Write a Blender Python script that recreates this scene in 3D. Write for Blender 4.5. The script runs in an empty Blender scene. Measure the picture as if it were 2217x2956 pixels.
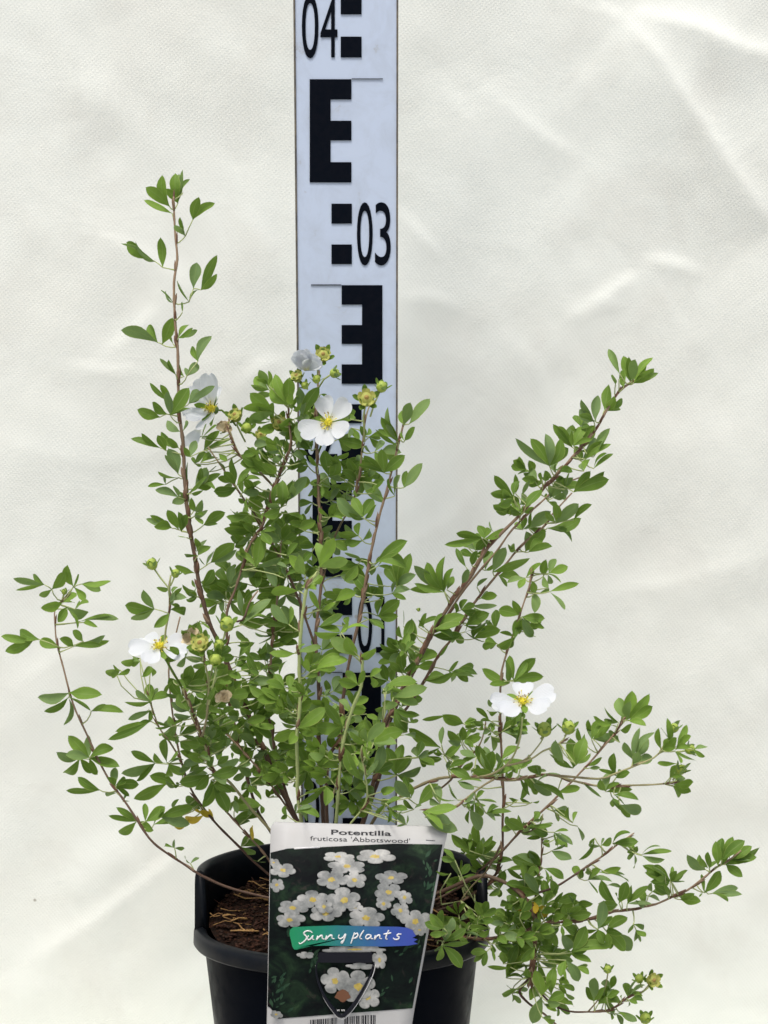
import bpy, bmesh, math, random
import numpy as np
from mathutils import Vector, Matrix
random.seed(7); np.random.seed(7)
sc = bpy.context.scene
col = sc.collection
R = math.radians
# ------------------------------------------------------------------ camera, world, sun, exposure
PITCH = R(12.0); FPX = 5145.0; PPX, PPY = 1108.5, 2566.0      # in pixels of the 2217 x 2956 photograph
CAM = Vector((0.0, -0.83, 0.3435))
cd = bpy.data.cameras.new('camera'); cam = bpy.data.objects.new('camera', cd); col.objects.link(cam)
cam.location = CAM; cam.rotation_euler = (R(90) - PITCH, 0, 0)
cd.sensor_fit = 'VERTICAL'; cd.sensor_height = 24.0; cd.lens = FPX / 2956.0 * 24.0
cd.shift_y = (PPY - 1478.0) / 2956.0
cd.clip_start = 0.02; cd.clip_end = 100
cd.dof.use_dof = True; cd.dof.focus_distance = 0.85; cd.dof.aperture_fstop = 16
sc.camera = cam
SUN_EL, SUN_AZ = R(66), R(202)      # azimuth clockwise from +Y: the light comes from behind the camera, left
w = bpy.data.worlds.new('World'); sc.world = w; w.use_nodes = True
wn = w.node_tree.nodes; bg = wn['Background']; sky = wn.new('ShaderNodeTexSky')
sky.sky_type = 'NISHITA'; sky.sun_disc = False; sky.sun_elevation = SUN_EL; sky.sun_rotation = SUN_AZ
sky.air_density = 1.0; sky.dust_density = 6.0; sky.ozone_density = 1.0
w.node_tree.links.new(sky.outputs[0], bg.inputs[0]); bg.inputs[1].default_value = 0.10
ld = bpy.data.lights.new('sun', 'SUN'); sun = bpy.data.objects.new('sun', ld); col.objects.link(sun)
ld.energy = 1.5; ld.angle = R(14); ld.color = (1.0, 0.985, 0.95)
sd = Vector((math.sin(SUN_AZ) * math.cos(SUN_EL), math.cos(SUN_AZ) * math.cos(SUN_EL), math.sin(SUN_EL)))
sun.rotation_euler = sd.to_track_quat('Z', 'Y').to_euler(); sun.location = sd * 3
vs = sc.view_settings; vs.view_transform = 'Standard'; vs.look = 'None'; vs.gamma = 1; vs.use_curve_mapping = False
vs.exposure = 0.55
sc.cycles.max_bounces = 8; sc.cycles.transparent_max_bounces = 12
# ------------------------------------------------------------------ helpers
F_ = Vector((0, math.cos(PITCH), -math.sin(PITCH))); U_ = Vector((0, math.sin(PITCH), math.cos(PITCH)))
def P(u, v, y):
    """world point seen at photo pixel (u, v) standing in the vertical plane Y = y"""
    d = Vector((1, 0, 0)) * ((u - PPX) / FPX) + U_ * ((PPY - v) / FPX) + F_
    return CAM + d * ((y - CAM.y) / d.y)
DD = 2217.0 / 1659.0
def PD(u, v, y): return P(u * DD, v * DD, y)
class MB:
    def __init__(s): s.v = []; s.f = []; s.mi = []; s.uv = []; s.c = []
    def add(s, vs_, fs, mi=0, uv=None, c=(0, 0, 0)):
        o = len(s.v); s.v += [tuple(p) for p in vs_]
        s.f += [tuple(i + o for i in f) for f in fs]; s.mi += [mi] * len(fs)
        s.uv += (uv if uv else [(0, 0)] * len(vs_))
        s.c += (c if isinstance(c, list) else [c] * len(vs_))
    def build(s, name, mats, parent=None, smooth=True, origin=None):
        o0 = origin if origin is not None else (root_of(parent).location if parent else Vector((0, 0, 0)))
        m = bpy.data.meshes.new(name)
        m.from_pydata([(p[0] - o0[0], p[1] - o0[1], p[2] - o0[2]) for p in s.v], [], s.f)
        mats = mats if isinstance(mats, (list, tuple)) else [mats]
        for q in mats: m.materials.append(q)
        m.polygons.foreach_set('material_index', s.mi)
        m.polygons.foreach_set('use_smooth', [smooth] * len(s.f))
        ul = m.uv_layers.new(name='UVMap')
        li = np.zeros(len(m.loops), dtype=np.int32); m.loops.foreach_get('vertex_index', li)
        ul.data.foreach_set('uv', np.array(s.uv, dtype=np.float32)[li].ravel())
        at = m.attributes.new('tint', 'FLOAT_VECTOR', 'POINT')
        at.data.foreach_set('vector', np.array(s.c, dtype=np.float32).ravel())
        m.update()
        o = bpy.data.objects.new(name, m); col.objects.link(o)
        if parent: o.parent = parent
        elif origin is not None: o.location = o0
        return o
def root_of(o):
    while o.parent: o = o.parent
    return o
def tag(o, label=None, cat=None, group=None, kind=None):
    if label: o['label'] = label
    if cat: o['category'] = cat
    if group: o['group'] = group
    if kind: o['kind'] = kind
    return o
def empty(name, loc):
    o = bpy.data.objects.new(name, None); o.location = loc; o.empty_display_size = .02; col.objects.link(o); return o
def frame(d):
    d = d.normalized(); a = Vector((0, 0, 1)) if abs(d.z) < .9 else Vector((0, 1, 0))
    s = d.cross(a).normalized(); return s, s.cross(d)
def tube(mb, pts, rad, n=7, mi=0, c=(0, 0, 0), cap=True):
    k = len(pts); vs_ = []; cs = []; uv = []; s0 = None
    for i, p in enumerate(pts):
        d = pts[min(i + 1, k - 1)] - pts[max(i - 1, 0)]
        if d.length < 1e-9: d = Vector((0, 0, 1))
        d.normalize()
        s = (s0 - d * s0.dot(d)) if s0 else frame(d)[0]
        if s.length < 1e-6: s = frame(d)[0]
        s.normalize(); s0 = s; t = d.cross(s)
        r = rad[i] if hasattr(rad, '__len__') else rad
        for j in range(n):
            a = 2 * math.pi * j / n
            vs_.append(p + (s * math.cos(a) + t * math.sin(a)) * r); uv.append((j / n, i / max(1, k - 1)))
            cs.append(c[i] if isinstance(c, list) else c)
    fs = [(i * n + j, i * n + (j + 1) % n, (i + 1) * n + (j + 1) % n, (i + 1) * n + j) for i in range(k - 1) for j in range(n)]
    if cap: fs += [tuple(range(n))[::-1], tuple((k - 1) * n + j for j in range(n))]
    mb.add(vs_, fs, mi, uv, cs)
def catmull(pts, step):
    pts = [np.array(p, float) for p in pts]; out = []
    for i in range(len(pts) - 1):
        p0 = pts[max(i - 1, 0)]; p1 = pts[i]; p2 = pts[i + 1]; p3 = pts[min(i + 2, len(pts) - 1)]
        n = max(1, int(np.linalg.norm(p2 - p1) / step))
        for j in range(n):
            t = j / n
            out.append(.5 * (2 * p1 + (p2 - p0) * t + (2 * p0 - 5 * p1 + 4 * p2 - p3) * t * t + (3 * p1 - p0 - 3 * p2 + p3) * t ** 3))
    out.append(pts[-1]); return out
# ------------------------------------------------------------------ materials
def mat(name, color=(.5, .5, .5), rough=.5, spec=.5, **kw):
    m = bpy.data.materials.new(name); m.use_nodes = True
    b = m.node_tree.nodes['Principled BSDF']
    b.inputs['Base Color'].default_value = (*color, 1); b.inputs['Roughness'].default_value = rough
    b.inputs['Specular IOR Level'].default_value = spec
    return m
class N:
    def __init__(s, m): s.t = m.node_tree; s.b = s.t.nodes['Principled BSDF']; s.out = s.t.nodes['Material Output']
    def n(s, ty, **kw):
        x = s.t.nodes.new(ty)
        for k, v in kw.items():
            if k.startswith('i_'): x.inputs[k[2:].replace('_', ' ')].default_value = v
            else: setattr(x, k, v)
        return x
    def l(s, a, b): s.t.links.new(a, b)
    def noise(s, scale, detail=4, rough=.55, vec=None, dist=0):
        x = s.n('ShaderNodeTexNoise'); x.inputs['Scale'].default_value = scale; x.inputs['Detail'].default_value = detail
        x.inputs['Roughness'].default_value = rough; x.inputs['Distortion'].default_value = dist
        if vec: s.l(vec, x.inputs['Vector'])
        return x
    def ramp(s, src, stops):
        x = s.n('ShaderNodeValToRGB'); e = x.color_ramp.elements
        while len(e) < len(stops): e.new(.5)
        for q, (p, c) in zip(e, stops): q.position = p; q.color = (*c, 1) if len(c) == 3 else c
        s.l(src, x.inputs[0]); return x
    def mix(s, fac, a, b, mode='MIX'):
        x = s.n('ShaderNodeMix', data_type='RGBA', blend_type=mode)
        for q, i in ((fac, 0), (a, 6), (b, 7)):
            if isinstance(q, (int, float)): x.inputs[i].default_value = q
            elif isinstance(q, tuple): x.inputs[i].default_value = (*q, 1)
            else: s.l(q, x.inputs[i])
        return x.outputs[2]
    def math(s, op, a, b=None):
        x = s.n('ShaderNodeMath', operation=op)
        for q, i in ((a, 0), (b, 1)):
            if q is None: continue
            if isinstance(q, (int, float)): x.inputs[i].default_value = q
            else: s.l(q, x.inputs[i])
        return x.outputs[0]
    def bump(s, h, strength, dist, prev=None):
        x = s.n('ShaderNodeBump'); x.inputs['Strength'].default_value = strength; x.inputs['Distance'].default_value = dist
        s.l(h, x.inputs['Height'])
        if prev: s.l(prev, x.inputs['Normal'])
        return x.outputs[0]
def obj_coords(n):
    return n.n('ShaderNodeTexCoord').outputs['Object']
def leaf_material():
    m = mat('leaf_green', (.08, .16, .03), .5, .15); n = N(m); oc = obj_coords(n)
    at = n.n('ShaderNodeAttribute', attribute_name='tint'); sep = n.n('ShaderNodeSeparateXYZ'); n.l(at.outputs['Vector'], sep.inputs[0])
    rnd, young, kind = sep.outputs
    geo = n.n('ShaderNodeNewGeometry')
    old = n.mix(rnd, (.056, .116, .019), (.158, .262, .045))
    up = n.mix(young, old, (.28, .45, .065))
    under = n.mix(rnd, (.14, .215, .10), (.19, .27, .125)); under = n.mix(young, under, (.27, .42, .09))
    c = n.mix(geo.outputs['Backfacing'], up, under)
    ns = n.noise(420, 3, .6, oc); c = n.mix(n.math('MULTIPLY', ns.outputs[0], .35), c, (.055, .12, .025))
    # midrib and pale margin, from the leaf's own UV
    uv = n.n('ShaderNodeUVMap', uv_map='UVMap'); su = n.n('ShaderNodeSeparateXYZ'); n.l(uv.outputs[0], su.inputs[0])
    a = n.math('ABSOLUTE', n.math('SUBTRACT', su.outputs[0], .5))
    rib = n.math('LESS_THAN', a, .035); c = n.mix(n.math('MULTIPLY', rib, .35), c, (.24, .33, .11))
    edge = n.math('GREATER_THAN', a, .455); c = n.mix(n.math('MULTIPLY', edge, .55), c, (.33, .40, .10))
    yel = n.mix(n.noise(250, 3, .6, oc).outputs[0], (.62, .48, .05), (.55, .36, .04))
    c = n.mix(kind, c, yel)
    n.l(c, n.b.inputs['Base Color'])
    wv = n.n('ShaderNodeTexWave', wave_type='BANDS', bands_direction='DIAGONAL'); wv.inputs['Scale'].default_value = 6; wv.inputs['Distortion'].default_value = 1
    n.l(uv.outputs[0], wv.inputs['Vector'])
    nb = n.bump(ns.outputs[0], .35, .0006); nb = n.bump(wv.outputs[0], .18, .0004, nb); n.l(nb, n.b.inputs['Normal'])
    tr = n.n('ShaderNodeBsdfTranslucent'); n.l(n.mix(.5, c, (.26, .42, .05), 'MIX'), tr.inputs[0])
    mx = n.n('ShaderNodeMixShader'); mx.inputs[0].default_value = .27
    n.l(n.b.outputs[0], mx.inputs[1]); n.l(tr.outputs[0], mx.inputs[2]); n.l(mx.outputs[0], n.out.inputs[0])
    return m
def stem_material():
    m = mat('stem_bark', (.2, .1, .05), .6, .3); n = N(m); oc = obj_coords(n)
    at = n.n('ShaderNodeAttribute', attribute_name='tint'); sep = n.n('ShaderNodeSeparateXYZ'); n.l(at.outputs['Vector'], sep.inputs[0])
    age, green, br = sep.outputs
    ns = n.noise(300, 4, .6, oc)
    c = n.mix(age, (.34, .245, .155), (.060, .032, .022))
    c = n.mix(n.math('MULTIPLY', ns.outputs[0], .5), c, (.14, .085, .050))
    c = n.mix(green, c, (.38, .45, .18)); c = n.mix(br, c, (.11, .05, .028))
    n.l(c, n.b.inputs['Base Color']); n.l(n.bump(ns.outputs[0], .5, .0006), n.b.inputs['Normal'])
    return m
def petal_material():
    m = mat('petal_white', (.78, .815, .845), .5, .3); n = N(m)
    uv = n.n('ShaderNodeUVMap', uv_map='UVMap'); su = n.n('ShaderNodeSeparateXYZ'); n.l(uv.outputs[0], su.inputs[0])
    c = n.ramp(su.outputs[1], [(0, (.75, .72, .25)), (.14, (.84, .85, .72)), (.3, (.78, .815, .845))]).outputs[0]
    n.l(c, n.b.inputs['Base Color'])
    wv = n.n('ShaderNodeTexWave', bands_direction='X'); wv.inputs['Scale'].default_value = 5; wv.inputs['Distortion'].default_value = 1.5
    n.l(uv.outputs[0], wv.inputs['Vector']); n.l(n.bump(wv.outputs[0], .3, .0006), n.b.inputs['Normal'])
    tr = n.n('ShaderNodeBsdfTranslucent'); tr.inputs[0].default_value = (.60, .64, .66, 1)
    mx = n.n('ShaderNodeMixShader'); mx.inputs[0].default_value = .35
    n.l(n.b.outputs[0], mx.inputs[1]); n.l(tr.outputs[0], mx.inputs[2]); n.l(mx.outputs[0], n.out.inputs[0])
    return m
M_LEAF = leaf_material(); M_STEM = stem_material(); M_PETAL = petal_material()
M_STAMEN = mat('stamen_yellow', (.78, .70, .05), .6); M_ANTHER = mat('anther_brown', (.30, .20, .05), .7)
M_SPENT = mat('spent_petal', (.62, .54, .36), .8, .2)
M_HYP = mat('spent_flower_yellow', (.36, .40, .09), .6, .3)
M_BUD = mat('bud_yellow_green', (.38, .46, .08), .55, .3)
def noisy(m, c2, scale, fac=.5, bs=.3, bd=.0006):
    n = N(m); oc = obj_coords(n); ns = n.noise(scale, 4, .6, oc)
    c1 = tuple(n.b.inputs['Base Color'].default_value)[:3]
    r = n.ramp(ns.outputs[0], [(.35, c1), (.7, tuple(a * (1 - fac) + b * fac for a, b in zip(c1, c2)))])
    n.l(r.outputs[0], n.b.inputs['Base Color']); n.l(n.bump(ns.outputs[0], bs, bd), n.b.inputs['Normal']); return m
noisy(M_SPENT, (.40, .28, .13), 500, .7); noisy(M_HYP, (.25, .2, .05), 600, .6); noisy(M_BUD, (.22, .34, .06), 500, .7)
# ------------------------------------------------------------------ setting: ground and cloth backdrop
def smooth_noise(x, z, fx, fz, seed):
    rs = np.random.RandomState(seed); g = rs.rand(64, 64) * 2 - 1
    a = x * fx + 20; b = z * fz + 20; i = np.floor(a).astype(int); j = np.floor(b).astype(int)
    fa = a - i; fb = b - j; fa = fa * fa * (3 - 2 * fa); fb = fb * fb * (3 - 2 * fb)
    q = lambda p, r: g[p % 64, r % 64]
    return (q(i, j) * (1 - fa) + q(i + 1, j) * fa) * (1 - fb) + (q(i, j + 1) * (1 - fa) + q(i + 1, j + 1) * fa) * fb
BY = 0.25
def crease(x, z, pts, wid, amp, mode):
    """a fold of the cloth along a polyline; mode 0: ridge, 1: step with one sharp side"""
    h = np.zeros_like(x)
    best = np.full_like(x, 1e9); sgn = np.zeros_like(x); tt = np.zeros_like(x); n = len(pts) - 1
    for i in range(n):
        a = np.array(pts[i]); b = np.array(pts[i + 1]); d = b - a; L = np.hypot(*d)
        t = ((x - a[0]) * d[0] + (z - a[1]) * d[1]) / L ** 2; tc = np.clip(t, 0, 1)
        dx = x - a[0] - tc * d[0]; dz = z - a[1] - tc * d[1]; q = np.hypot(dx, dz)
        s = np.sign(dx * d[1] - dz * d[0]); m = q < best
        best = np.where(m, q, best); sgn = np.where(m, s, sgn); tt = np.where(m, (i + tc) / n, tt)
    env = np.clip(np.sin(np.pi * np.clip(tt, .02, .98)), 0, 1) ** .6
    if mode == 0: return amp * env * np.exp(-(best / wid) ** 2)
    e = best / wid
    return amp * env * np.where(sgn > 0, np.exp(-e * 3.0), np.exp(-e ** 1.5 * .35)) * np.exp(-best / (wid * 5))
def bk(u, v): p = PD(u, v, BY); return (p.x, p.z)
CREASES = [  # photo places (1659 wide), width m, height m, mode
    ([(1340, 40), (1420, 130), (1500, 250), (1580, 370), (1680, 500)], .021, .011, 1),
    ([(1360, 30), (1500, 60), (1600, 105), (1700, 130)], .018, .009, 1),
    ([(1290, 650), (1330, 620), (1380, 590)], .005, .0028, 1),
    ([(1390, 560), (1450, 566), (1520, 590)], .005, .0028, 1),
    ([(1220, 690), (1290, 650), (1340, 655)], .006, .0022, 1),
    ([(860, 450), (900, 500), (960, 560)], .004, .0022, 1),
    ([(860, 640), (930, 640), (1000, 665)], .006, .002, 1),
    ([(150, 790), (230, 800), (300, 800)], .005, .0022, 1),
    ([(230, 760), (290, 715), (340, 660)], .005, .002, 1),
    ([(500, 850), (560, 790), (620, 770)], .006, .002, 1),
    ([(100, -20), (150, 120), (170, 260)], .007, .0022, 1),
    ([(170, 150), (270, 260), (380, 360)], .010, .003, 0),
    ([(60, 2080), (200, 1990), (330, 1890), (440, 1800)], .016, .005, 1),
    ([(150, 1950), (250, 1860), (420, 1760)], .014, .004, 0),
    ([(860, 1190), (960, 1130), (1080, 1000)], .012, .002, 1),
    ([(1100, 1560), (1300, 1500), (1660, 1390)], .02, .0022, 0),
    ([(1250, 1010), (1400, 960), (1600, 990)], .02, .0022, 0),
    ([(380, 980), (200, 1010), (20, 960)], .02, .002, 1),
    ([(1300, 1280), (1450, 1260), (1650, 1200)], .015, .0022, 1),
    ([(930, 150), (1010, 260), (1040, 420)], .012, .002, 1),
    ([(480, 60), (560, 200), (600, 330)], .012, .002, 1),
    ([(200, 500), (330, 560), (420, 640)], .012, .0024, 1),
    ([(1040, 180), (1180, 300), (1260, 340)], .009, .0022, 1),
    ([(1420, 620), (1480, 720), (1500, 860)], .010, .002, 1),
    ([(540, 440), (580, 540), (600, 640)], .008, .002, 1),
    ([(20, 1500), (120, 1420), (260, 1400)], .014, .002, 1),
    ([(1080, 700), (1160, 800), (1200, 920)], .012, .0018, 1),
]
def build_backdrop():
    nx, nz = 420, 330
    xs = np.linspace(-.62, .62, nx); s = np.linspace(0, 1.02, nz)        # s runs from the top down, then forward along the ground
    H = .95; r = .014; X, S = np.meshgrid(xs, s)
    Y = np.zeros_like(S); Z = np.zeros_like(S)
    v1 = H - r; arc = r * math.pi / 2
    a = np.clip((S - v1) / r, 0, math.pi / 2)
    Z = np.where(S < v1, H - S, np.where(S < v1 + arc, r * (1 - np.sin(a)), 0)) + .0055
    Y = np.where(S < v1, BY, np.where(S < v1 + arc, BY - r * (1 - np.cos(a)), BY - r - (S - v1 - arc)))
    h = .0022 * smooth_noise(X, Z, 5, 4, 1) + .0013 * smooth_noise(X + .3 * Z, Z, 12, 9, 2) + .0009 * smooth_noise(X - .4 * Z, Z, 30, 22, 3) + .00035 * smooth_noise(X, Z + .5 * X, 70, 60, 4)
    for pts, wd, am, mo in CREASES: h = h + crease(X, Z, [bk(*p) for p in pts][::-1], wd * 1.15, am * (.62 if am > .0045 else .6), mo)
    fade = np.clip(Z / .05, 0, 1)
    Y = Y - h * fade; Z = Z + np.where(S > v1 + arc, .0012 * (smooth_noise(X, Y, 9, 9, 6) + 1), 0)
    vs_ = np.stack([X, Y, Z], -1).reshape(-1, 3)
    fs = [(j * nx + i, (j + 1) * nx + i, (j + 1) * nx + i + 1, j * nx + i + 1) for j in range(nz - 1) for i in range(nx - 1)]
    m = mat('white_cloth', (.78, .76, .70), .75, .25); n = N(m); oc = obj_coords(n)
    st = n.noise(4.5, 5, .6, oc, .4); c = n.ramp(st.outputs[0], [(.40, (.757, .788, .735)), (.62, (.740, .760, .70))]).outputs[0]
    st2 = n.noise(17, 4, .6, oc, .6); c = n.mix(n.ramp(st2.outputs[0], [(.52, (0, 0, 0)), (.76, (.55, .55, .55))]).outputs[0], c, (.65, .655, .60))
    vo = n.n('ShaderNodeTexVoronoi', feature='F1'); vo.inputs['Scale'].default_value = 26; n.l(oc, vo.inputs['Vector'])
    sp = n.ramp(vo.outputs['Distance'], [(.018, (1, 1, 1)), (.034, (0, 0, 0))]).outputs[0]
    spm = n.math('MULTIPLY', sp, n.math('GREATER_THAN', n.noise(9, 2, .5, oc).outputs[0], .56))
    sz_ = n.n('ShaderNodeSeparateXYZ'); n.l(oc, sz_.inputs[0]); spm = n.math('MULTIPLY', spm, n.math('LESS_THAN', sz_.outputs[2], .30))
    c = n.mix(n.math('MULTIPLY', spm, .75), c, (.22, .19, .13))
    # spun-bonded weave: rows of fine dots
    mp = n.n('ShaderNodeMapping'); mp.inputs['Rotation'].default_value = (0, R(38), 0); n.l(oc, mp.inputs[0])
    wa = n.n('ShaderNodeTexWave', bands_direction='X'); wa.inputs['Scale'].default_value = 180; n.l(mp.outputs[0], wa.inputs['Vector'])
    wb = n.n('ShaderNodeTexWave', bands_direction='Z'); wb.inputs['Scale'].default_value = 180; n.l(mp.outputs[0], wb.inputs['Vector'])
    ww = n.math('MULTIPLY', wa.outputs[0], wb.outputs[0])
    c = n.mix(n.math('MULTIPLY', ww, .17), c, (.64, .65, .60))
    n.l(c, n.b.inputs['Base Color'])
    nb = n.bump(ww, .15, .0006); nb = n.bump(n.noise(900, 3, .6, oc).outputs[0], .15, .0004, nb); nb = n.bump(n.noise(22, 5, .5, oc, .8).outputs[0], .22, .004, nb)
    n.l(nb, n.b.inputs['Normal'])
    mb = MB(); mb.add(vs_.tolist(), fs)
    o = mb.build('backdrop', m); tag(o, kind='structure'); return o
build_backdrop()
def build_ground():
    m = mat('grey_ground', (.46, .46, .44), .9, .2); noisy(m, (.38, .38, .36), 30, .8, .3, .004)
    mb = MB(); k = 30.0; mb.add([(-k, -k, .0035), (k, -k, .0035), (k, k, .0035), (-k, k, .0035)], [(0, 1, 2, 3)])
    tag(mb.build('ground', m, smooth=False), kind='structure')
build_ground()
# ------------------------------------------------------------------ measuring staff
RY = 0.09
def text_mesh(s, bold=False):
    c = bpy.data.curves.new('lettering', 'FONT'); c.body = s; c.size = 1; c.resolution_u = 6
    if bold: c.offset = .018
    o = bpy.data.objects.new('lettering', c); col.objects.link(o)
    bpy.context.view_layer.update()
    m = bpy.data.meshes.new_from_object(o.evaluated_get(bpy.context.evaluated_depsgraph_get()))
    V = [tuple(v.co[:2]) for v in m.vertices]; Fc = [tuple(p.vertices) for p in m.polygons]
    bpy.data.objects.remove(o); bpy.data.curves.remove(c); bpy.data.meshes.remove(m)
    a = np.array(V); lo = a.min(0); hi = a.max(0); a = (a - lo) / (hi - lo)
    return a, Fc
def slab(mb, pts, yfun, th=.0003):
    """flat polygon of photo pixels (1659 wide), given thickness towards the camera"""
    A = [PD(u, v, yfun(u, v) - th) for u, v in pts]; B = [PD(u, v, yfun(u, v)) for u, v in pts]; n = len(pts)
    a = sum(pts[i][0] * pts[(i + 1) % n][1] - pts[(i + 1) % n][0] * pts[i][1] for i in range(n))
    fr = tuple(range(n)) if a < 0 else tuple(range(n))[::-1]
    mb.add(A + B, [fr] + [(i, (i + 1) % n, n + (i + 1) % n, n + i) for i in range(n)])
def build_staff():
    pl = PD(633.5, 0, RY); pr = PD(860.5, 0, RY); x0, x1 = pl.x, pr.x; top = .80
    # keep the photo's slightly different left edge further down: the board is a true rectangle
    root = empty('measuring_staff', ((x0 + x1) / 2, RY + .003, .004))
    tag(root, 'white measuring staff with black block marks and numbers standing upright behind the shrub', 'measuring staff')
    m = mat('staff_enamel', (.50, .575, .72), .32, .4); n = N(m); oc = obj_coords(n)
    n1 = n.noise(60, 6, .7, oc, .5); c = n.ramp(n1.outputs[0], [(.45, (.49, .57, .70)), (.64, (.45, .52, .63)), (.74, (.36, .37, .38))]).outputs[0]
    vo = n.n('ShaderNodeTexVoronoi', feature='F1'); vo.inputs['Scale'].default_value = 45; n.l(oc, vo.inputs['Vector'])
    sp = n.math('MULTIPLY', n.ramp(vo.outputs['Distance'], [(.03, (1, 1, 1)), (.06, (0, 0, 0))]).outputs[0], n.math('GREATER_THAN', n.noise(12, 2, .5, oc).outputs[0], .52))
    mp = n.n('ShaderNodeMapping'); mp.inputs['Rotation'].default_value = (0, R(25), 0); mp.inputs['Scale'].default_value = (.25, 1, 3); n.l(oc, mp.inputs[0])
    sc_ = n.ramp(n.noise(90, 3, .5, mp.outputs[0]).outputs[0], [(.72, (0, 0, 0)), (.76, (.6, .6, .6))]).outputs[0]
    c = n.mix(n.math('MULTIPLY', sp, .6), c, (.30, .28, .25)); c = n.mix(n.math('MULTIPLY', sc_, .5), c, (.36, .36, .36))
    n.l(c, n.b.inputs['Base Color']); n.l(n.bump(n.noise(700, 3, .5, oc).outputs[0], .08, .0003), n.b.inputs['Normal'])
    me = mat('staff_edge', (.06, .055, .05), .5)
    noisy(me, (.18, .15, .10), 200, .8)
    def box(mb, a, b):
        X, Y, Z = (a[0], b[0]), (a[1], b[1]), (a[2], b[2])
        v = [(X[i], Y[j], Z[k]) for i in (0, 1) for j in (0, 1) for k in (0, 1)]
        mb.add(v, [(0, 1, 3, 2), (4, 6, 7, 5), (0, 4, 5, 1), (2, 3, 7, 6), (0, 2, 6, 4), (1, 5, 7, 3)])
    e = .0009
    mb = MB(); box(mb, (x0 + e, RY, .006), (x1 - e, RY + .005, top)); mb.build('board', m, root, smooth=False)
    for xa, xb in ((x0, x0 + e), (x1 - e, x1)):
        mb = MB(); box(mb, (xa, RY - .0006, .006), (xb, RY + .0056, top)); mb.build('edge_strip', me, root, smooth=False)
    mk = mat('staff_black', (.0022, .004, .008), .5, .03); noisy(mk, (.008, .008, .012), 300, .4, .05, .0002)
    yf = lambda u, v: RY - .0002
    mb = MB()
    def rect(a, b, c_, d): slab(mb, [(a, b), (c_, b), (c_, d), (a, d)], yf)
    def E(xl, y0, hh, flip, y1):
        # spine and three arms as one comb outline
        s = hh; sp_ = xl[1]
        if not flip:
            a, b, c_ = xl
            slab(mb, [(a, y0), (c_, y0), (c_, y0 + s), (b, y0 + s), (b, y0 + 2.05 * s), (c_, y0 + 2.05 * s), (c_, y0 + 3.02 * s), (b, y0 + 3.02 * s), (b, y1 - s), (c_, y1 - s), (c_, y1), (a, y1)], yf)
        else:
            a, b, c_ = xl
            slab(mb, [(c_, y0), (a, y0), (a, y0 + s), (b, y0 + s), (b, y0 + 2.05 * s), (a, y0 + 2.05 * s), (a, y0 + 3.02 * s), (b, y0 + 3.02 * s), (b, y1 - s), (a, y1 - s), (a, y1), (c_, y1)], yf)
    E((669, 714, 759), 171, 43.8, False, 394); rect(759.5, 169.5, 827, 171.3)
    E((738, 782, 826), 616, 42, True, 829); rect(672, 614.5, 737.5, 616.5)
    E((675, 718, 760), 1042, 40.4, False, 1246); rect(760.5, 1040.5, 822, 1042.3)
    E((740, 781, 823), 1453, 39.4, True, 1652); rect(680, 1451.5, 739.5, 1453.2)
    for a, b, c_, d in ((736, -13, 781, 31), (736, 79, 781, 124), (716, 440, 760, 483), (716, 528, 760, 570.5), (738, 873, 781, 914), (738, 957, 781, 998),
                        (718.5, 1289, 760.5, 1329), (719, 1371, 761, 1411), (740, 1690, 781, 1728), (740, 1767, 781, 1804)):
        rect(a, b, c_, d)
    E((669, 714, 758), -280, 45, False, -50)
    mb.build('block_mark', mk, root, smooth=False)
    def digits(s, boxes):
        mb = MB()
        for ch, (a, b, c_, d) in zip(s, boxes):
            V, Fc = text_mesh(ch)
            vs_ = [PD(a + (c_ - a) * p[0], d + (b - d) * p[1], RY - .0005) for p in V]
            mb.add(vs_, Fc)
        mb.build('number', mk, root, smooth=False)
    digits('04', ((652, -12, 688, 126), (692, -10, 729, 124)))
    digits('03', ((771, 437, 805, 573.5), (810, 437, 844, 573.5)))
    digits('02', ((655, 869, 689, 1000), (694, 869, 729, 998)))
    digits('0', ((772, 1287, 804, 1412),))
    mb = MB(); slab(mb, [(824, 1289), (830.5, 1289), (830.5, 1397.5), (842, 1397.5), (842, 1410), (812, 1410), (812, 1397.5), (823.5, 1397.5), (823.5, 1304), (812, 1312), (812, 1299)], yf); mb.build('number', mk, root, smooth=False)
    digits('00', ((657, 1687, 690, 1806), (696, 1687, 729, 1806)))
build_staff()
# ------------------------------------------------------------------ plant pot
PX = (738 * DD - PPX) / FPX * .852; RZ = .15; RR = .0704
M_POT = mat('pot_black_plastic', (.002, .0035, .007), .40, .06)
def pot_mat():
    n = N(M_POT); oc = obj_coords(n); a = n.noise(120, 4, .6, oc)
    c = n.ramp(n.noise(14, 6, .65, oc, .5).outputs[0], [(.4, (.0018, .003, .006)), (.62, (.003, .0042, .007)), (.85, (.008, .008, .009))]).outputs[0]
    n.l(c, n.b.inputs['Base Color']); n.l(n.ramp(a.outputs[0], [(.3, (.30,) * 3), (.7, (.5,) * 3)]).outputs[0], n.b.inputs['Roughness'])
    n.l(n.bump(a.outputs[0], .12, .0006), n.b.inputs['Normal']); n.b.inputs['IOR'].default_value = 1.22
pot_mat()
M_RIM = mat('rim_plastic_lit', (.004, .006, .009), .42, .12); noisy(M_RIM, (.016, .016, .016), 90, .7, .15, .0006)  # body plastic made paler: the grey highlight is put into the colour
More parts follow.
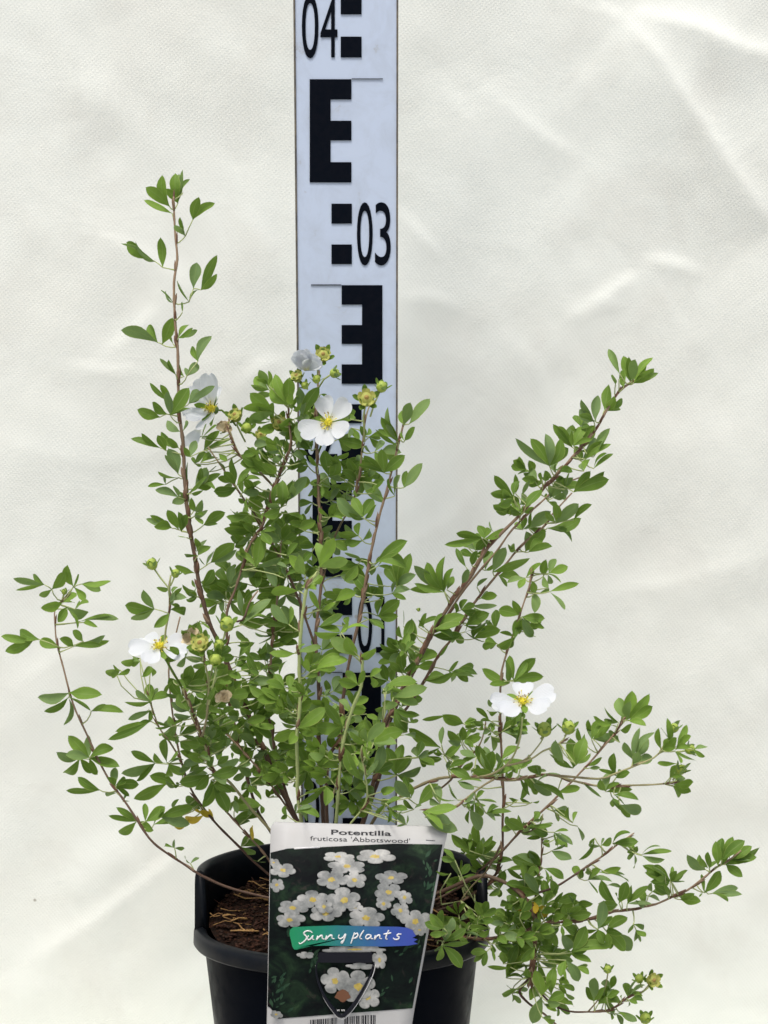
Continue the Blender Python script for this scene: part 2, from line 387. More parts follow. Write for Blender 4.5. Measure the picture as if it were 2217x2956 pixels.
def lathe(mb, prof, cx, cy, n=96, a0=0, a1=2 * math.pi, caps=False, mi=0):
    full = abs(a1 - a0 - 2 * math.pi) < 1e-6; k = len(prof); m = n if full else n + 1; vs_ = []
    for j in range(m):
        a = a0 + (a1 - a0) * j / n
        for r, z in prof: vs_.append((cx + r * math.cos(a), cy + r * math.sin(a), z))
    fs = []
    for j in range(n):
        q = (j + 1) % m
        for i in range(k - 1): fs.append((j * k + i, q * k + i, q * k + i + 1, j * k + i + 1))
        if caps: fs.append((j * k + k - 1, q * k + k - 1, q * k, j * k))
    if caps: fs += [tuple(range(k)), tuple((m - 1) * k + i for i in range(k))[::-1]]
    mb.add(vs_, fs, mi)
def build_pot():
    root = empty('plant_pot', (PX, 0, .005)); z0 = .005
    tag(root, 'black plastic nursery pot with a thick rim and a raised back wall', 'plant pot')
    mb = MB(); rb = .0655
    lathe(mb, [(.0, z0), (.049, z0), (.0515, z0 + .001), (.0525, z0 + .004), (rb, RZ - .008), (rb + .0005, RZ - .006), (rb - .0018, RZ - .006), (.0505, z0 + .006), (.0, z0 + .006)], PX, 0)
    mb.build('pot_body', M_POT, root)
    mb = MB()   # rim: outward shoulder and turned-down lip
    lathe(mb, [(.0635, RZ - .012), (.0635, RZ - .004), (.0645, RZ - .0012), (.0662, RZ), (.0690, RZ - .0004), (.0704, RZ - .0020), (.0707, RZ - .0070), (.0700, RZ - .0080), (.0688, RZ - .0074), (.0660, RZ - .0072)], PX, 0, caps=True)
    mb.build('rim', M_RIM, root)
    # raised wall round the back half
    mb = MB(); a0, a1 = R(-6), R(186); n = 90; hz = .0275; vs_ = []; prof_n = 8
    for j in range(n + 1):
        t = j / n; a = a0 + (a1 - a0) * t
        hh = hz * (1 + .05 * math.sin(math.pi * t)); e = min(t, 1 - t) * n
        hh *= 1.0 if e > 1.5 else .985
        pr = [(.0630, RZ - .014), (.0646, RZ + hh - .003), (.0652, RZ + hh - .0008), (.0668, RZ + hh), (.0684, RZ + hh - .0006), (.0692, RZ + hh - .003), (.0694, RZ + hh - .0060), (.0700, RZ - .004)]
        for r, z in pr: vs_.append((PX + r * math.cos(a), r * math.sin(a), z))
    k = prof_n; fs = []
    for j in range(n):
        for i in range(k): fs.append((j * k + i, (j + 1) * k + i, (j + 1) * k + (i + 1) % k, j * k + (i + 1) % k))
    fs += [tuple(range(k)), tuple(n * k + i for i in range(k))[::-1]]
    mb.add(vs_, fs); mb.build('back_wall', M_RIM, root)
build_pot()
def build_soil():
    m = mat('potting_soil', (.05, .022, .012), .95, .1); n = N(m); oc = obj_coords(n)
    a = n.noise(260, 6, .7, oc, .3); n.l(n.ramp(a.outputs[0], [(.35, (.004, .003, .002)), (.55, (.017, .008, .005)), (.75, (.06, .024, .011))]).outputs[0], n.b.inputs['Base Color'])
    n.l(n.bump(a.outputs[0], .9, .004), n.b.inputs['Normal'])
    straw = mat('straw', (.32, .20, .075), .8, .2); noisy(straw, (.16, .07, .03), 300, .8)
    barkm = mat('bark_chip', (.040, .015, .008), .9, .2); noisy(barkm, (.012, .008, .005), 250, 1.0)
    mb = MB(); n_r, n_a = 26, 80; vs_ = []; sz = RZ + .0035
    rs = np.random.RandomState(3)
    for i in range(n_r + 1):
        for j in range(n_a):
            r = .0632 * i / n_r; a_ = 2 * math.pi * j / n_a; x = r * math.cos(a_); y = r * math.sin(a_)
            z = sz + .003 * (1 - (r / .0632) ** 2) + .0105 * y / .063 + (.0022 * float(smooth_noise(np.array(x), np.array(y), 90, 90, 9)) + .0012 * float(smooth_noise(np.array(x), np.array(y), 260, 260, 10)))
            vs_.append((PX + x, y, z))
    fs = [(i * n_a + j, (i + 1) * n_a + j, (i + 1) * n_a + (j + 1) % n_a, i * n_a + (j + 1) % n_a) for i in range(n_r) for j in range(n_a)]
    mb.add(vs_, fs)
    for _ in range(2200):   # bark crumbs
        r = .061 * math.sqrt(random.random()); a_ = random.random() * 6.283; c = Vector((PX + r * math.cos(a_), r * math.sin(a_), sz + .003 * (1 - (r / .063) ** 2) + .0105 * math.sin(a_) * r / .063 + random.uniform(.0, .002)))
        sx, sy, szz = random.uniform(.0003, .0019), random.uniform(.0003, .0009), random.uniform(.0002, .0007)
        q = Matrix.Rotation(random.random() * 6.28, 3, 'Z') @ Matrix.Rotation(random.uniform(-.6, .6), 3, 'X') @ Matrix.Rotation(random.uniform(-.5, .5), 3, 'Y')
        v = [c + q @ Vector((a * sx * random.uniform(.6, 1), b * sy * random.uniform(.6, 1), e * szz)) for a in (-1, 1) for b in (-1, 1) for e in (-1, 1)]
        mb.add(v, [(0, 1, 3, 2), (4, 6, 7, 5), (0, 4, 5, 1), (2, 3, 7, 6), (0, 2, 6, 4), (1, 5, 7, 3)], 2)
    for i in range(330):   # roots and straw
        r = .058 * math.sqrt(random.random()); a_ = random.random() * 6.283; c = Vector((PX + r * math.cos(a_), r * math.sin(a_), sz + .003 * (1 - (r / .063) ** 2) + .0105 * math.sin(a_) * r / .063 + random.uniform(.0005, .0028)))
        an = random.gauss(0, .5); L = random.uniform(.004, .02); d = Vector((math.cos(an), math.sin(an), random.gauss(0, .12))); pts = []
        for t in (-1, -.4, .3, 1):
            p = c + d * L * .5 * t + Vector((0, random.gauss(0, .0012), random.gauss(0, .0007)))
            q = Vector((p.x - PX, p.y)); 
            if q.length > .0625: q = q.normalized() * .0625; p.x = PX + q.x; p.y = q.y
            pts.append(p)
        tube(mb, pts, random.uniform(.00018, .00042), 4, 1 if random.random() < .45 else 2)
    o = mb.build('potting_soil', [m, straw, barkm], origin=Vector((PX, 0, sz))); tag(o, 'dark brown bark and fibre potting soil filling the black pot', 'soil', kind='stuff')
build_soil()
# ------------------------------------------------------------------ plant label
def ylab(v):      # v: row in label drawing units; the upper part bends back
    t = max(0.0, (760.0 - v) / 700.0); return -.0745 + .019 * t ** 1.8
def LP(x, y, lay=0.0): return P(700 + x * .4521, 2340 + y * .4521, ylab(y) - .00002 * lay)
def build_label():
    root = empty('plant_label', LP(620, 1800)); tag(root, 'printed label with white flowers on a dark picture in front of the black pot', 'plant label')
    xl = lambda y: 180 - (y - 70) * .0195
    xr = lambda y: 1312 - (y - 105) * .184 if y < 1250 else 1101 - (y - 1250) * .16
    card = mat('label_card', (.44, .445, .44), .42, .15); n = N(card); oc = obj_coords(n)
    n.l(n.ramp(n.noise(60, 4, .6, oc).outputs[0], [(.4, (.44, .445, .44)), (.7, (.41, .41, .40))]).outputs[0], n.b.inputs['Base Color'])
    rows = list(np.linspace(74, 1750, 60)); A = []; B = []; nc = 10
    for r_i, y in enumerate(rows):
        for j in range(nc + 1):
            s = j / nc; a, b = xl(y), xr(y)
            if r_i == 0: a += 28; b -= 30
            if r_i == 1: a += 4; b -= 6
            yy = y + (30 if r_i < 2 else 30 * max(0, 1 - r_i / 6)) * s
            A.append(LP(a + (b - a) * s, yy)); B.append(LP(a + (b - a) * s, yy) + Vector((0, .0005, .0001)))
    m = nc + 1; L = len(A); fs = []
    for i in range(len(rows) - 1):
        for j in range(nc):
            a = i * m + j; fs.append((a, a + m, a + m + 1, a + 1)); fs.append((L + a, L + a + 1, L + a + m + 1, L + a + m))
        a = i * m; fs.append((a, L + a, L + a + m, a + m)); a += nc; fs.append((a, a + m, L + a + m, L + a))
    fs += [(j, j + 1, L + j + 1, L + j) for j in range(nc)]
    e = (len(rows) - 1) * m; fs += [(e + j, L + e + j, L + e + j + 1, e + j + 1) for j in range(nc)]
    mb = MB(); mb.add(A + B, fs); mb.build('card', card, root)
    # dark printed picture as a grid that follows the bend
    pic = mat('printed_picture', (.01, .015, .012), .5, .05); n = N(pic); oc = obj_coords(n)
    a = n.noise(75, 5, .62, oc, 1.2).outputs[0]; b = n.noise(210, 4, .6, oc, .8).outputs[0]
    c = n.ramp(a, [(.36, (.004, .005, .006)), (.52, (.006, .011, .009)), (.66, (.014, .030, .016)), (.8, (.04, .075, .035))]).outputs[0]
    c = n.mix(n.ramp(b, [(.6, (0, 0, 0)), (.75, (.45,) * 3)]).outputs[0], c, (.05, .035, .035)); n.l(c, n.b.inputs['Base Color'])
    top = lambda s: np.interp(s, [0, .10, .25, .45, .72, 1], [268, 242, 236, 224, 211, 216])
    bot = lambda s: np.interp(s, [0, .015, .04, .06, 1], [1250, 1256, 1282, 1330, 1262])
    vs_ = []; nr, nc2 = 40, 60
    for j in range(nr + 1):
        for i in range(nc2 + 1):
            s = i / nc2; y = top(s) + (bot(s) - top(s)) * j / nr; x0, x1 = xl(y) + 3, xr(y) - 14
            vs_.append(LP(x0 + (x1 - x0) * s, y, 12))
    fs = [(j * (nc2 + 1) + i, (j + 1) * (nc2 + 1) + i, (j + 1) * (nc2 + 1) + i + 1, j * (nc2 + 1) + i + 1) for j in range(nr) for i in range(nc2)]
    mb = MB(); mb.add(vs_, fs); mb.build('picture', pic, root)
    fm = mat('printed_petal', (.5, .5, .5), .35, .5); n = N(fm); oc = obj_coords(n)
    n.l(n.ramp(n.noise(150, 5, .65, oc).outputs[0], [(.3, (.09, .10, .10)), (.48, (.22, .23, .22)), (.68, (.42, .42, .40))]).outputs[0], n.b.inputs['Base Color'])
    fc = mat('printed_centre', (.36, .26, .04), .35, .5); noisy(fc, (.5, .42, .12), 700, .8, 0)
    lf = mat('printed_leaf', (.012, .035, .020), .5, .1); noisy(lf, (.035, .075, .04), 300, .9, 0)
    br = mat('printed_brown', (.13, .05, .02), .35, .5)
    sh = mat('printed_shade', (.17, .18, .17), .35, .5); noisy(sh, (.3, .3, .29), 500, .8, 0)
    FL = [(200, 330, 38, 24), (258, 378, 82, 42), (218, 472, 48, 42), (610, 292, 92, 32), (668, 352, 122, 44), (845, 290, 132, 48), (715, 440, 72, 50), (568, 438, 104, 60),
          (950, 426, 96, 42), (900, 592, 54, 44), (1035, 552, 50, 44), (935, 518, 92, 58), (320, 618, 98, 48), (300, 695, 94, 50), (450, 565, 104, 58), (720, 615, 48, 34),
          (650, 568, 116, 74), (528, 652, 98, 54), (1008, 636, 60, 48), (1130, 762, 46, 36), (1104, 702, 94, 74), (790, 682, 116, 62), (720, 885, 215, 24), (875, 950, 46, 62),
          (400, 920, 52, 20), (750, 992, 92, 18), (590, 1082, 88, 78), (800, 1190, 80, 68), (738, 1118, 118, 98), (215, 1300, 40, 24), (520, 610, 60, 44)]
    rs = random.Random(11); mf = MB(); mc = mf; ms = MB()
    def poly(mb, pts, lay, mi=0):
        A = [LP(x, y, lay) for x, y in pts]; c = LP(sum(p[0] for p in pts) / len(pts), sum(p[1] for p in pts) / len(pts), lay); n_ = len(A)
        mb.add(A + [c], [(i, n_, (i + 1) % n_) for i in range(n_)], mi)
    def clipx(x, y): return max(xl(y) + 5, min(xr(y) - 16, x))
    def inside(x, y): return not (y > 900 and y < 975 and 486 < x < 830)
    for i, (cx, cy, rx, ry) in enumerate(FL):
        ph = rs.random() * 6.28; np_ = 60; k5 = [rs.uniform(.88, 1.1) for _ in range(5)]
        pts = []; cen = []
        for q in range(np_):
            t = 2 * math.pi * q / np_; lob = abs(math.cos(2.5 * t)); r = (.60 + .42 * lob ** .45) * k5[int(((t / (2 * math.pi)) * 5 + .5) % 5)]
            x = cx + rx * r * math.cos(t + ph); y = cy + ry * r * math.sin(t + ph); pts.append((clipx(x, y), y))
        poly(ms, [(x + 2, y + 5) for x, y in pts], 22 + i * 2.2)
        poly(mf, pts, 23 + i * 2.2)
        pc = []
        for q in range(22):
            t = 2 * math.pi * q / 22; r = rs.uniform(.7, 1.15); pc.append((clipx(cx + rx * .23 * r * math.cos(t), cy), cy + ry * .27 * r * math.sin(t) + ry * .06))
        if ry > 22: poly(mc, pc, 24 + i * 2.2, 1)
    ms.build('printed_flower_shading', sh, root, smooth=False)
    mf.build('printed_flowers', [fm, fc], root, smooth=False)
    mb = MB()
    for i in range(70):
        zone = rs.choice([(170, 1060, 300, 1290), (170, 1060, 300, 1290), (860, 1000, 1080, 1240), (380, 900, 480, 1050), (1150, 560, 1230, 250), (960, 860, 1120, 960), (260, 780, 320, 860)])
        x = rs.uniform(*sorted((zone[0], zone[2]))); y = rs.uniform(*sorted((zone[1], zone[3]))); a_ = rs.uniform(-1.9, -.2); L = rs.uniform(22, 60); wd = L * rs.uniform(.12, .22)
        pts = []
        for t in np.linspace(0, 1, 7): pts.append((x + L * t * math.cos(a_) - wd * math.sin(math.pi * t) * math.sin(a_), y + L * t * math.sin(a_) + wd * math.sin(math.pi * t) * math.cos(a_)))
        for t in np.linspace(1, 0, 7)[1:-1]: pts.append((x + L * t * math.cos(a_) + wd * math.sin(math.pi * t) * math.sin(a_), y + L * t * math.sin(a_) - wd * math.sin(math.pi * t) * math.cos(a_)))
        pts = [(clipx(px, py), py) for px, py in pts]
        poly(mb, pts, 13 + i * .12)
    mb.build('printed_leaves', lf, root, smooth=False)
    mb = MB(); poly(mb, [(640 + 48 * math.cos(t) * (1 + .12 * math.sin(5 * t)), 1182 + 36 * math.sin(t) * (1 + .15 * math.cos(4 * t))) for t in np.linspace(0, 6.28, 25)[:-1]], 96); mb.build('printed_brown_leaf', br, root, smooth=False)
    # brush stroke banner
    bm_ = mat('banner_print', (.02, .2, .2), .3, .5); n = N(bm_); tc = n.n('ShaderNodeTexCoord'); sp = n.n('ShaderNodeSeparateXYZ'); n.l(tc.outputs['Generated'], sp.inputs[0])
    n.l(n.ramp(sp.outputs[0], [(0, (.0, .23, .085)), (.25, (.0, .20, .12)), (.5, (.015, .13, .22)), (.8, (.025, .07, .33)), (1, (.03, .055, .34))]).outputs[0], n.b.inputs['Base Color'])
    up = [(300, 790), (303, 762), (325, 743), (450, 738), (600, 733), (800, 738), (1000, 742), (1050, 748), (1085, 762), (1098, 785), (1108, 800)]
    dn = [(1085, 812), (1118, 822), (1092, 838), (1120, 850), (1060, 862), (900, 868), (700, 866), (520, 862), (430, 864), (375, 868), (348, 888), (330, 886), (318, 868), (310, 830)]
    pl = up + dn; V = [LP(x, y, 98) for x, y in pl] + [LP(700, 802, 98)]; k = len(pl)
    mb = MB(); mb.add(V, [(i, k, (i + 1) % k) for i in range(k)]); mb.build('brush_banner', bm_, root, smooth=False)
    wh = mat('print_white', (.72, .72, .72), .4); bk_ = mat('print_black', (.008, .009, .014), .45, .15); grey = mat('print_dark_grey', (.05, .055, .07), .45)
    S = [[(446, 782), (436, 772), (412, 768), (392, 780), (398, 794), (410, 806), (404, 824), (384, 842), (366, 851), (360, 842)],
         [(424, 798), (414, 812), (420, 826), (436, 818), (450, 798), (446, 820), (458, 824)], [(480, 800), (472, 826), (490, 806), (508, 798), (510, 818), (524, 822)],
         [(538, 799), (530, 825), (552, 804), (570, 797), (572, 816), (588, 820)],
         [(618, 794), (612, 812), (624, 820), (642, 812), (658, 792), (650, 822), (636, 850), (628, 846), (640, 832)],
         [(716, 780), (704, 815), (692, 852)], [(712, 796), (732, 786), (736, 802), (722, 816), (704, 818)], [(776, 768), (760, 790), (750, 816), (764, 824)],
         [(822, 800), (800, 796), (786, 812), (796, 824), (814, 814), (822, 800), (820, 820), (834, 822)], [(848, 800), (842, 826), (858, 806), (876, 800), (876, 820), (890, 822)],
         [(934, 768), (920, 800), (914, 822), (926, 826)], [(900, 794), (950, 786)], [(1014, 796), (996, 794), (986, 804), (1000, 814), (994, 826), (972, 828), (962, 818)]]
    mb = MB()
    for s in S:
        q = catmull(s, 6); tube(mb, [LP(p[0], p[1] - (p[0] - 400) * .01, 100) for p in q], [.00022 + .00016 * math.sin(math.pi * (i + .5) / len(q)) for i in range(len(q))], 5)
    mb.build('banner_writing', wh, root)
    def line_text(s, x0, x1, y0, y1, slope, m_, name, bold=False):
        V, Fc = text_mesh(s, bold); mb = MB()
        mb.add([LP(x0 + (x1 - x0) * p[0], y1 + (y0 - y1) * p[1] + slope * p[0], 8) for p in V], Fc); mb.build(name, m_, root, smooth=False)
    line_text('Potentilla', 566, 950, 121, 153, 9, bk_, 'title_writing', True)
    line_text("fruticosa 'Abbotswood'", 432, 1070, 161, 191, 17, bk_, 'subtitle_writing')
    mb = MB(); tube(mb, [LP(1172, 188, 8), LP(1230, 192, 8)], .00012, 4); mb.build('header_dash', grey, root); mb = MB()
    tube(mb, [LP(x, y, 14) for x, y in [(330, 243), (400, 238), (495, 234)]], .0004, 5); mb.build('header_swash', wh, root)
    # punched tongue
    mb = MB(); poly(mb, [(487, 905), (828, 903), (828, 972), (660, 972), (478, 970)], 101); 
    U = catmull([(480, 960), (470, 1010), (480, 1080), (515, 1170), (565, 1250), (628, 1312), (690, 1265), (760, 1160), (815, 1050), (838, 975)], 12)
    tube(mb, [LP(p[0], p[1], 104) for p in U], [.00035 + .00055 * max(0, math.sin(math.pi * i / len(U))) ** 2 for i in range(len(U))], 6)
    mb.build('tongue_slot', bk_, root, smooth=False)
    mb = MB()
    for q in ([(468, 985), (470, 1040), (488, 1110)], [(488, 1110), (520, 1195), (570, 1272), (628, 1328), (690, 1280), (768, 1165), (825, 1050), (844, 980)]):
        tube(mb, [LP(p[0] + (0 if p[0] < 628 else 6), p[1] + 4, 100) for p in catmull(q, 12)], .00016, 5)
    mb.build('tongue_edge', wh, root)
    mb = MB()
    for x in (606, 612, 618, 632, 638, 646, 652): tube(mb, [LP(x, 1271, 160), LP(x + rs.uniform(-2, 2), 1281, 160)], .00012, 4)
    mb.build('tongue_writing', wh, root)
    # barcode
    mb = MB(); x = 432; lay = 6
    while x < 852:
        wd = rs.choice([3, 3, 4, 6, 8, 10]); g = rs.choice([3, 4, 5, 6, 9]); y0 = max(1333 - (x - 400) * .085, 1300) + 6
        if not 604 < x < 650: 
            A = [LP(x, y0, lay), LP(x + wd, y0, lay), LP(x + wd, 1560, lay), LP(x, 1560, lay)]; mb.add(A, [(0, 3, 2, 1)])
        x += wd + g
    mb.build('barcode', bk_, root, smooth=False)
build_label()
# ------------------------------------------------------------------ the shrub: stems
# stems: name, y at tip, y at base, radius at tip / base (photo px), green at tip, points in photo px (1659 wide unless marked s = 2217 wide), tip first
STEMS = '''
a .03 .01 2.6 8 0 d 375,425 378,500 383,560 376,610 378,690 384,760 385,830 388,900 396,960 398,1020 402,1080 410,1140 420,1200 432,1270 452,1345 478,1400 510,1480 540,1550 570,1620 600,1690 640,1770 700,1890
b .03 .01 2.4 5 0 d 624,870 623,900 628,960 616,995 602,1030 589,1063 567,1133 537,1183 512,1262 504,1284 490,1324 490,1379 488,1438 490,1485 507,1580 526,1651 549,1731 570,1775 650,1890
c .035 .015 2.4 6.5 0 d 690,800 684,880 684,980 690,1100 694,1180 694,1259 686,1330 682,1381 688,1472 690,1625 696,1731 705,1890
d .015 .005 2.6 6 0 d 884,880 873,911 838,1049 819,1117 800,1200 789,1259 776,1336 755,1427 740,1518 734,1594 712,1634 705,1720 712,1890
e -.045 -.015 5 5.4 1 d 688,1235 664,1268 655,1320 649,1375 646,1445 649,1488 646,1548 641,1594 643,1670 644,1725 668,1890
f -.045 -.02 4.2 5 1 d 783,1425 780,1482 764,1524 752,1561 743,1598 737,1634 728,1750 718,1890
g .02 0 2.6 7.5 0 s 1815,1109 1786,1133 1748,1191 1714,1249 1651,1321 1613,1365 1565,1413 1507,1480 1449,1538 1401,1591 1362,1659 1319,1717 1280,1775 1246,1832 1217,1890 1176,1963 1138,2040 1113,2089 1080,2250 1040,2400 1000,2530
h .035 .01 2.2 6 0 s 1651,1423 1594,1485 1565,1524 1507,1572 1459,1630 1401,1700 1369,1741 1340,1782 1306,1842 1277,1877 1252,1915 1223,1969 1176,2042 1140,2090 1100,2230 1040,2400 990,2530
i .028 .01 2.2 5 0 s 1700,1370 1620,1400 1565,1447 1483,1524 1434,1591 1391,1640 1333,1712 1285,1785 1246,1832 1200,1930 1120,2100 1060,2330 985,2530
j 0 0 2.2 4.5 0 s 1535,1655 1526,1697 1502,1770 1478,1842 1454,1914 1445,1969 1445,2096 1448,2175 1453,2286 1451,2365 1446,2480 1400,2560 1260,2630 1080,2650
k -.06 -.02 2.4 5 .4 s 1929,2261 1884,2265 1823,2267 1732,2269 1667,2257 1577,2236 1482,2252 1433,2248 1380,2244 1303,2243 1252,2251 1195,2276 1151,2303 1100,2336 1040,2440 1000,2540
l -.065 -.058 2.2 3.5 .6 s 1909,2165 1888,2187 1823,2215 1769,2236 1732,2248 1646,2242 1577,2236
m -.075 -.055 2.2 3.2 .9 s 1508,2070 1502,2127 1486,2175 1464,2206 1420,2235 1385,2242
n -.065 -.07 2 3 .8 s 1640,2112 1626,2135 1600,2155 1568,2168 1527,2194 1464,2210
o -.066 -.068 1.8 2.6 .8 s 1573,2120 1562,2142 1527,2185 1500,2200
p -.01 0 2.2 4.5 0 s 1804,2070 1775,2116 1716,2186 1646,2261 1576,2331 1512,2390 1442,2465 1413,2489 1330,2560 1200,2620 1050,2650
q .0 -.02 2.2 4 0 s 1830,2405 1777,2442 1752,2463 1706,2493 1651,2531 1604,2560 1560,2575 1510,2590
r -.03 -.01 4.5 7 0 s 1533,2822 1541,2737 1545,2653 1520,2602 1478,2560 1436,2539 1380,2530 1260,2580 1080,2640
s -.03 -.03 2.2 5 0 s 2140,2455 2113,2477 2083,2494 2037,2529 1984,2570 1944,2588 1891,2611 1853,2619 1811,2628 1756,2634 1697,2653 1655,2661 1592,2664 1545,2678 1486,2697 1385,2712 1335,2712 1250,2715 1170,2690 1060,2640
t -.02 -.03 2.5 4 0 s 1660,3010 1600,2953 1571,2927 1528,2898 1499,2864 1515,2840 1533,2815
u -.03 -.03 2.2 3.2 0 s 1883,2826 1858,2860 1811,2881 1777,2906 1748,2919 1697,2921 1642,2919 1590,2895 1540,2840 1533,2815
v -.035 -.03 1.8 2.4 .5 s 1756,2800 1750,2840 1744,2860 1720,2895 1697,2921
w .01 -.02 2 3.5 0 s 1566,2400 1564,2421 1562,2484 1550,2543 1545,2602 1540,2650
x -.02 -.03 2 4.2 0 s 181,1735 159,1759 159,1803 164,1856 183,1928 200,1995 217,2048 251,2121 284,2193 318,2256 357,2309 386,2352 420,2405 444,2434 482,2463 535,2497 574,2523 649,2558 729,2581 860,2610 960,2630
y 0 0 2 4.2 0 s 520,1780 511,1817 500,1870 487,1938 501,2082 521,2188 550,2275 588,2333 627,2381 685,2439 747,2500 860,2590 950,2630
z 0 0 1.8 3 .4 s 434,2024 458,2097 492,2145 521,2193
A -.03 -.01 2.4 4.6 .7 s 493,1660 489,1696 489,1759 477,1831 482,1909 526,1986 555,2058 579,2121 598,2169 617,2222 665,2260 718,2327 769,2384 860,2490 960,2620
B -.045 -.03 2.4 3.4 .8 s 585,1870 588,1900 601,1960 601,2017 595,2080 584,2124
C .012 .01 2 4.4 0 s 642,2108 690,2156 734,2206 800,2290 870,2400 970,2600
D .04 .02 2.2 5 0 s 812,1560 801,1719 785,1858 779,1985 775,2064 785,2105 800,2200 850,2350 960,2600
E .045 .03 2 4 0 s 745,1500 761,1537 810,1614 855,1712 903,1846 911,1870
F .025 .03 2.2 3.4 .3 s 662,1240 690,1310 725,1339 778,1392 800,1420
G .02 .03 2.2 3 .2 s 600,1290 632,1336 662,1379 698,1432 740,1490 758,1515
H .03 .035 2 3.2 .2 s 1085,1135 1060,1190 1047,1275 1040,1348 1020,1450 985,1510 955,1580 930,1683
I -.02 -.03 2 3 .8 s 1110,2080 1060,2150 1010,2180 990,2200 960,2300
J -.05 -.03 2.4 3.4 1 s 1045,2190 1060,2280 1050,2330 1000,2400 990,2500
Q -.062 -.06 2 3 .7 s 1240,2336 1277,2333 1318,2325 1341,2309 1369,2286 1404,2262 1425,2250
R -.01 0 1.6 2.4 .3 s 1567,2350 1560,2378 1530,2400 1500,2402
K 0 0 2 3.5 0 s 745,1705 720,1740 700,1790 655,1790
L -.02 -.04 2 3 .2 s 1330,2600 1360,2560 1400,2520 1425,2480 1445,2440
M .0 .0 2 4 0 s 640,2330 700,2395 760,2460 820,2540 950,2620
N .02 0 2 3 0 s 1250,2390 1230,2410 1190,2440 1100,2500 1020,2560
O .0 .01 2 3.4 .2 s 1400,2105 1380,2160 1340,2200 1310,2240 1290,2262 1240,2300
'''
CR_S = {'A': (300, 450, .3617), 'B': (350, 1150, .3315), 'C': (500, 1700, .3165), 'D': (1100, 1700, .3165), 'E': (0, 1600, .4822), 'F': (1250, 2400, .4219),
        'G': (1150, 950, .4822), 'H': (1250, 1900, .5829), 'I': (700, 950, .3617), 'J': (700, 1500, .4068), 'K': (1380, 1900, .4099)}
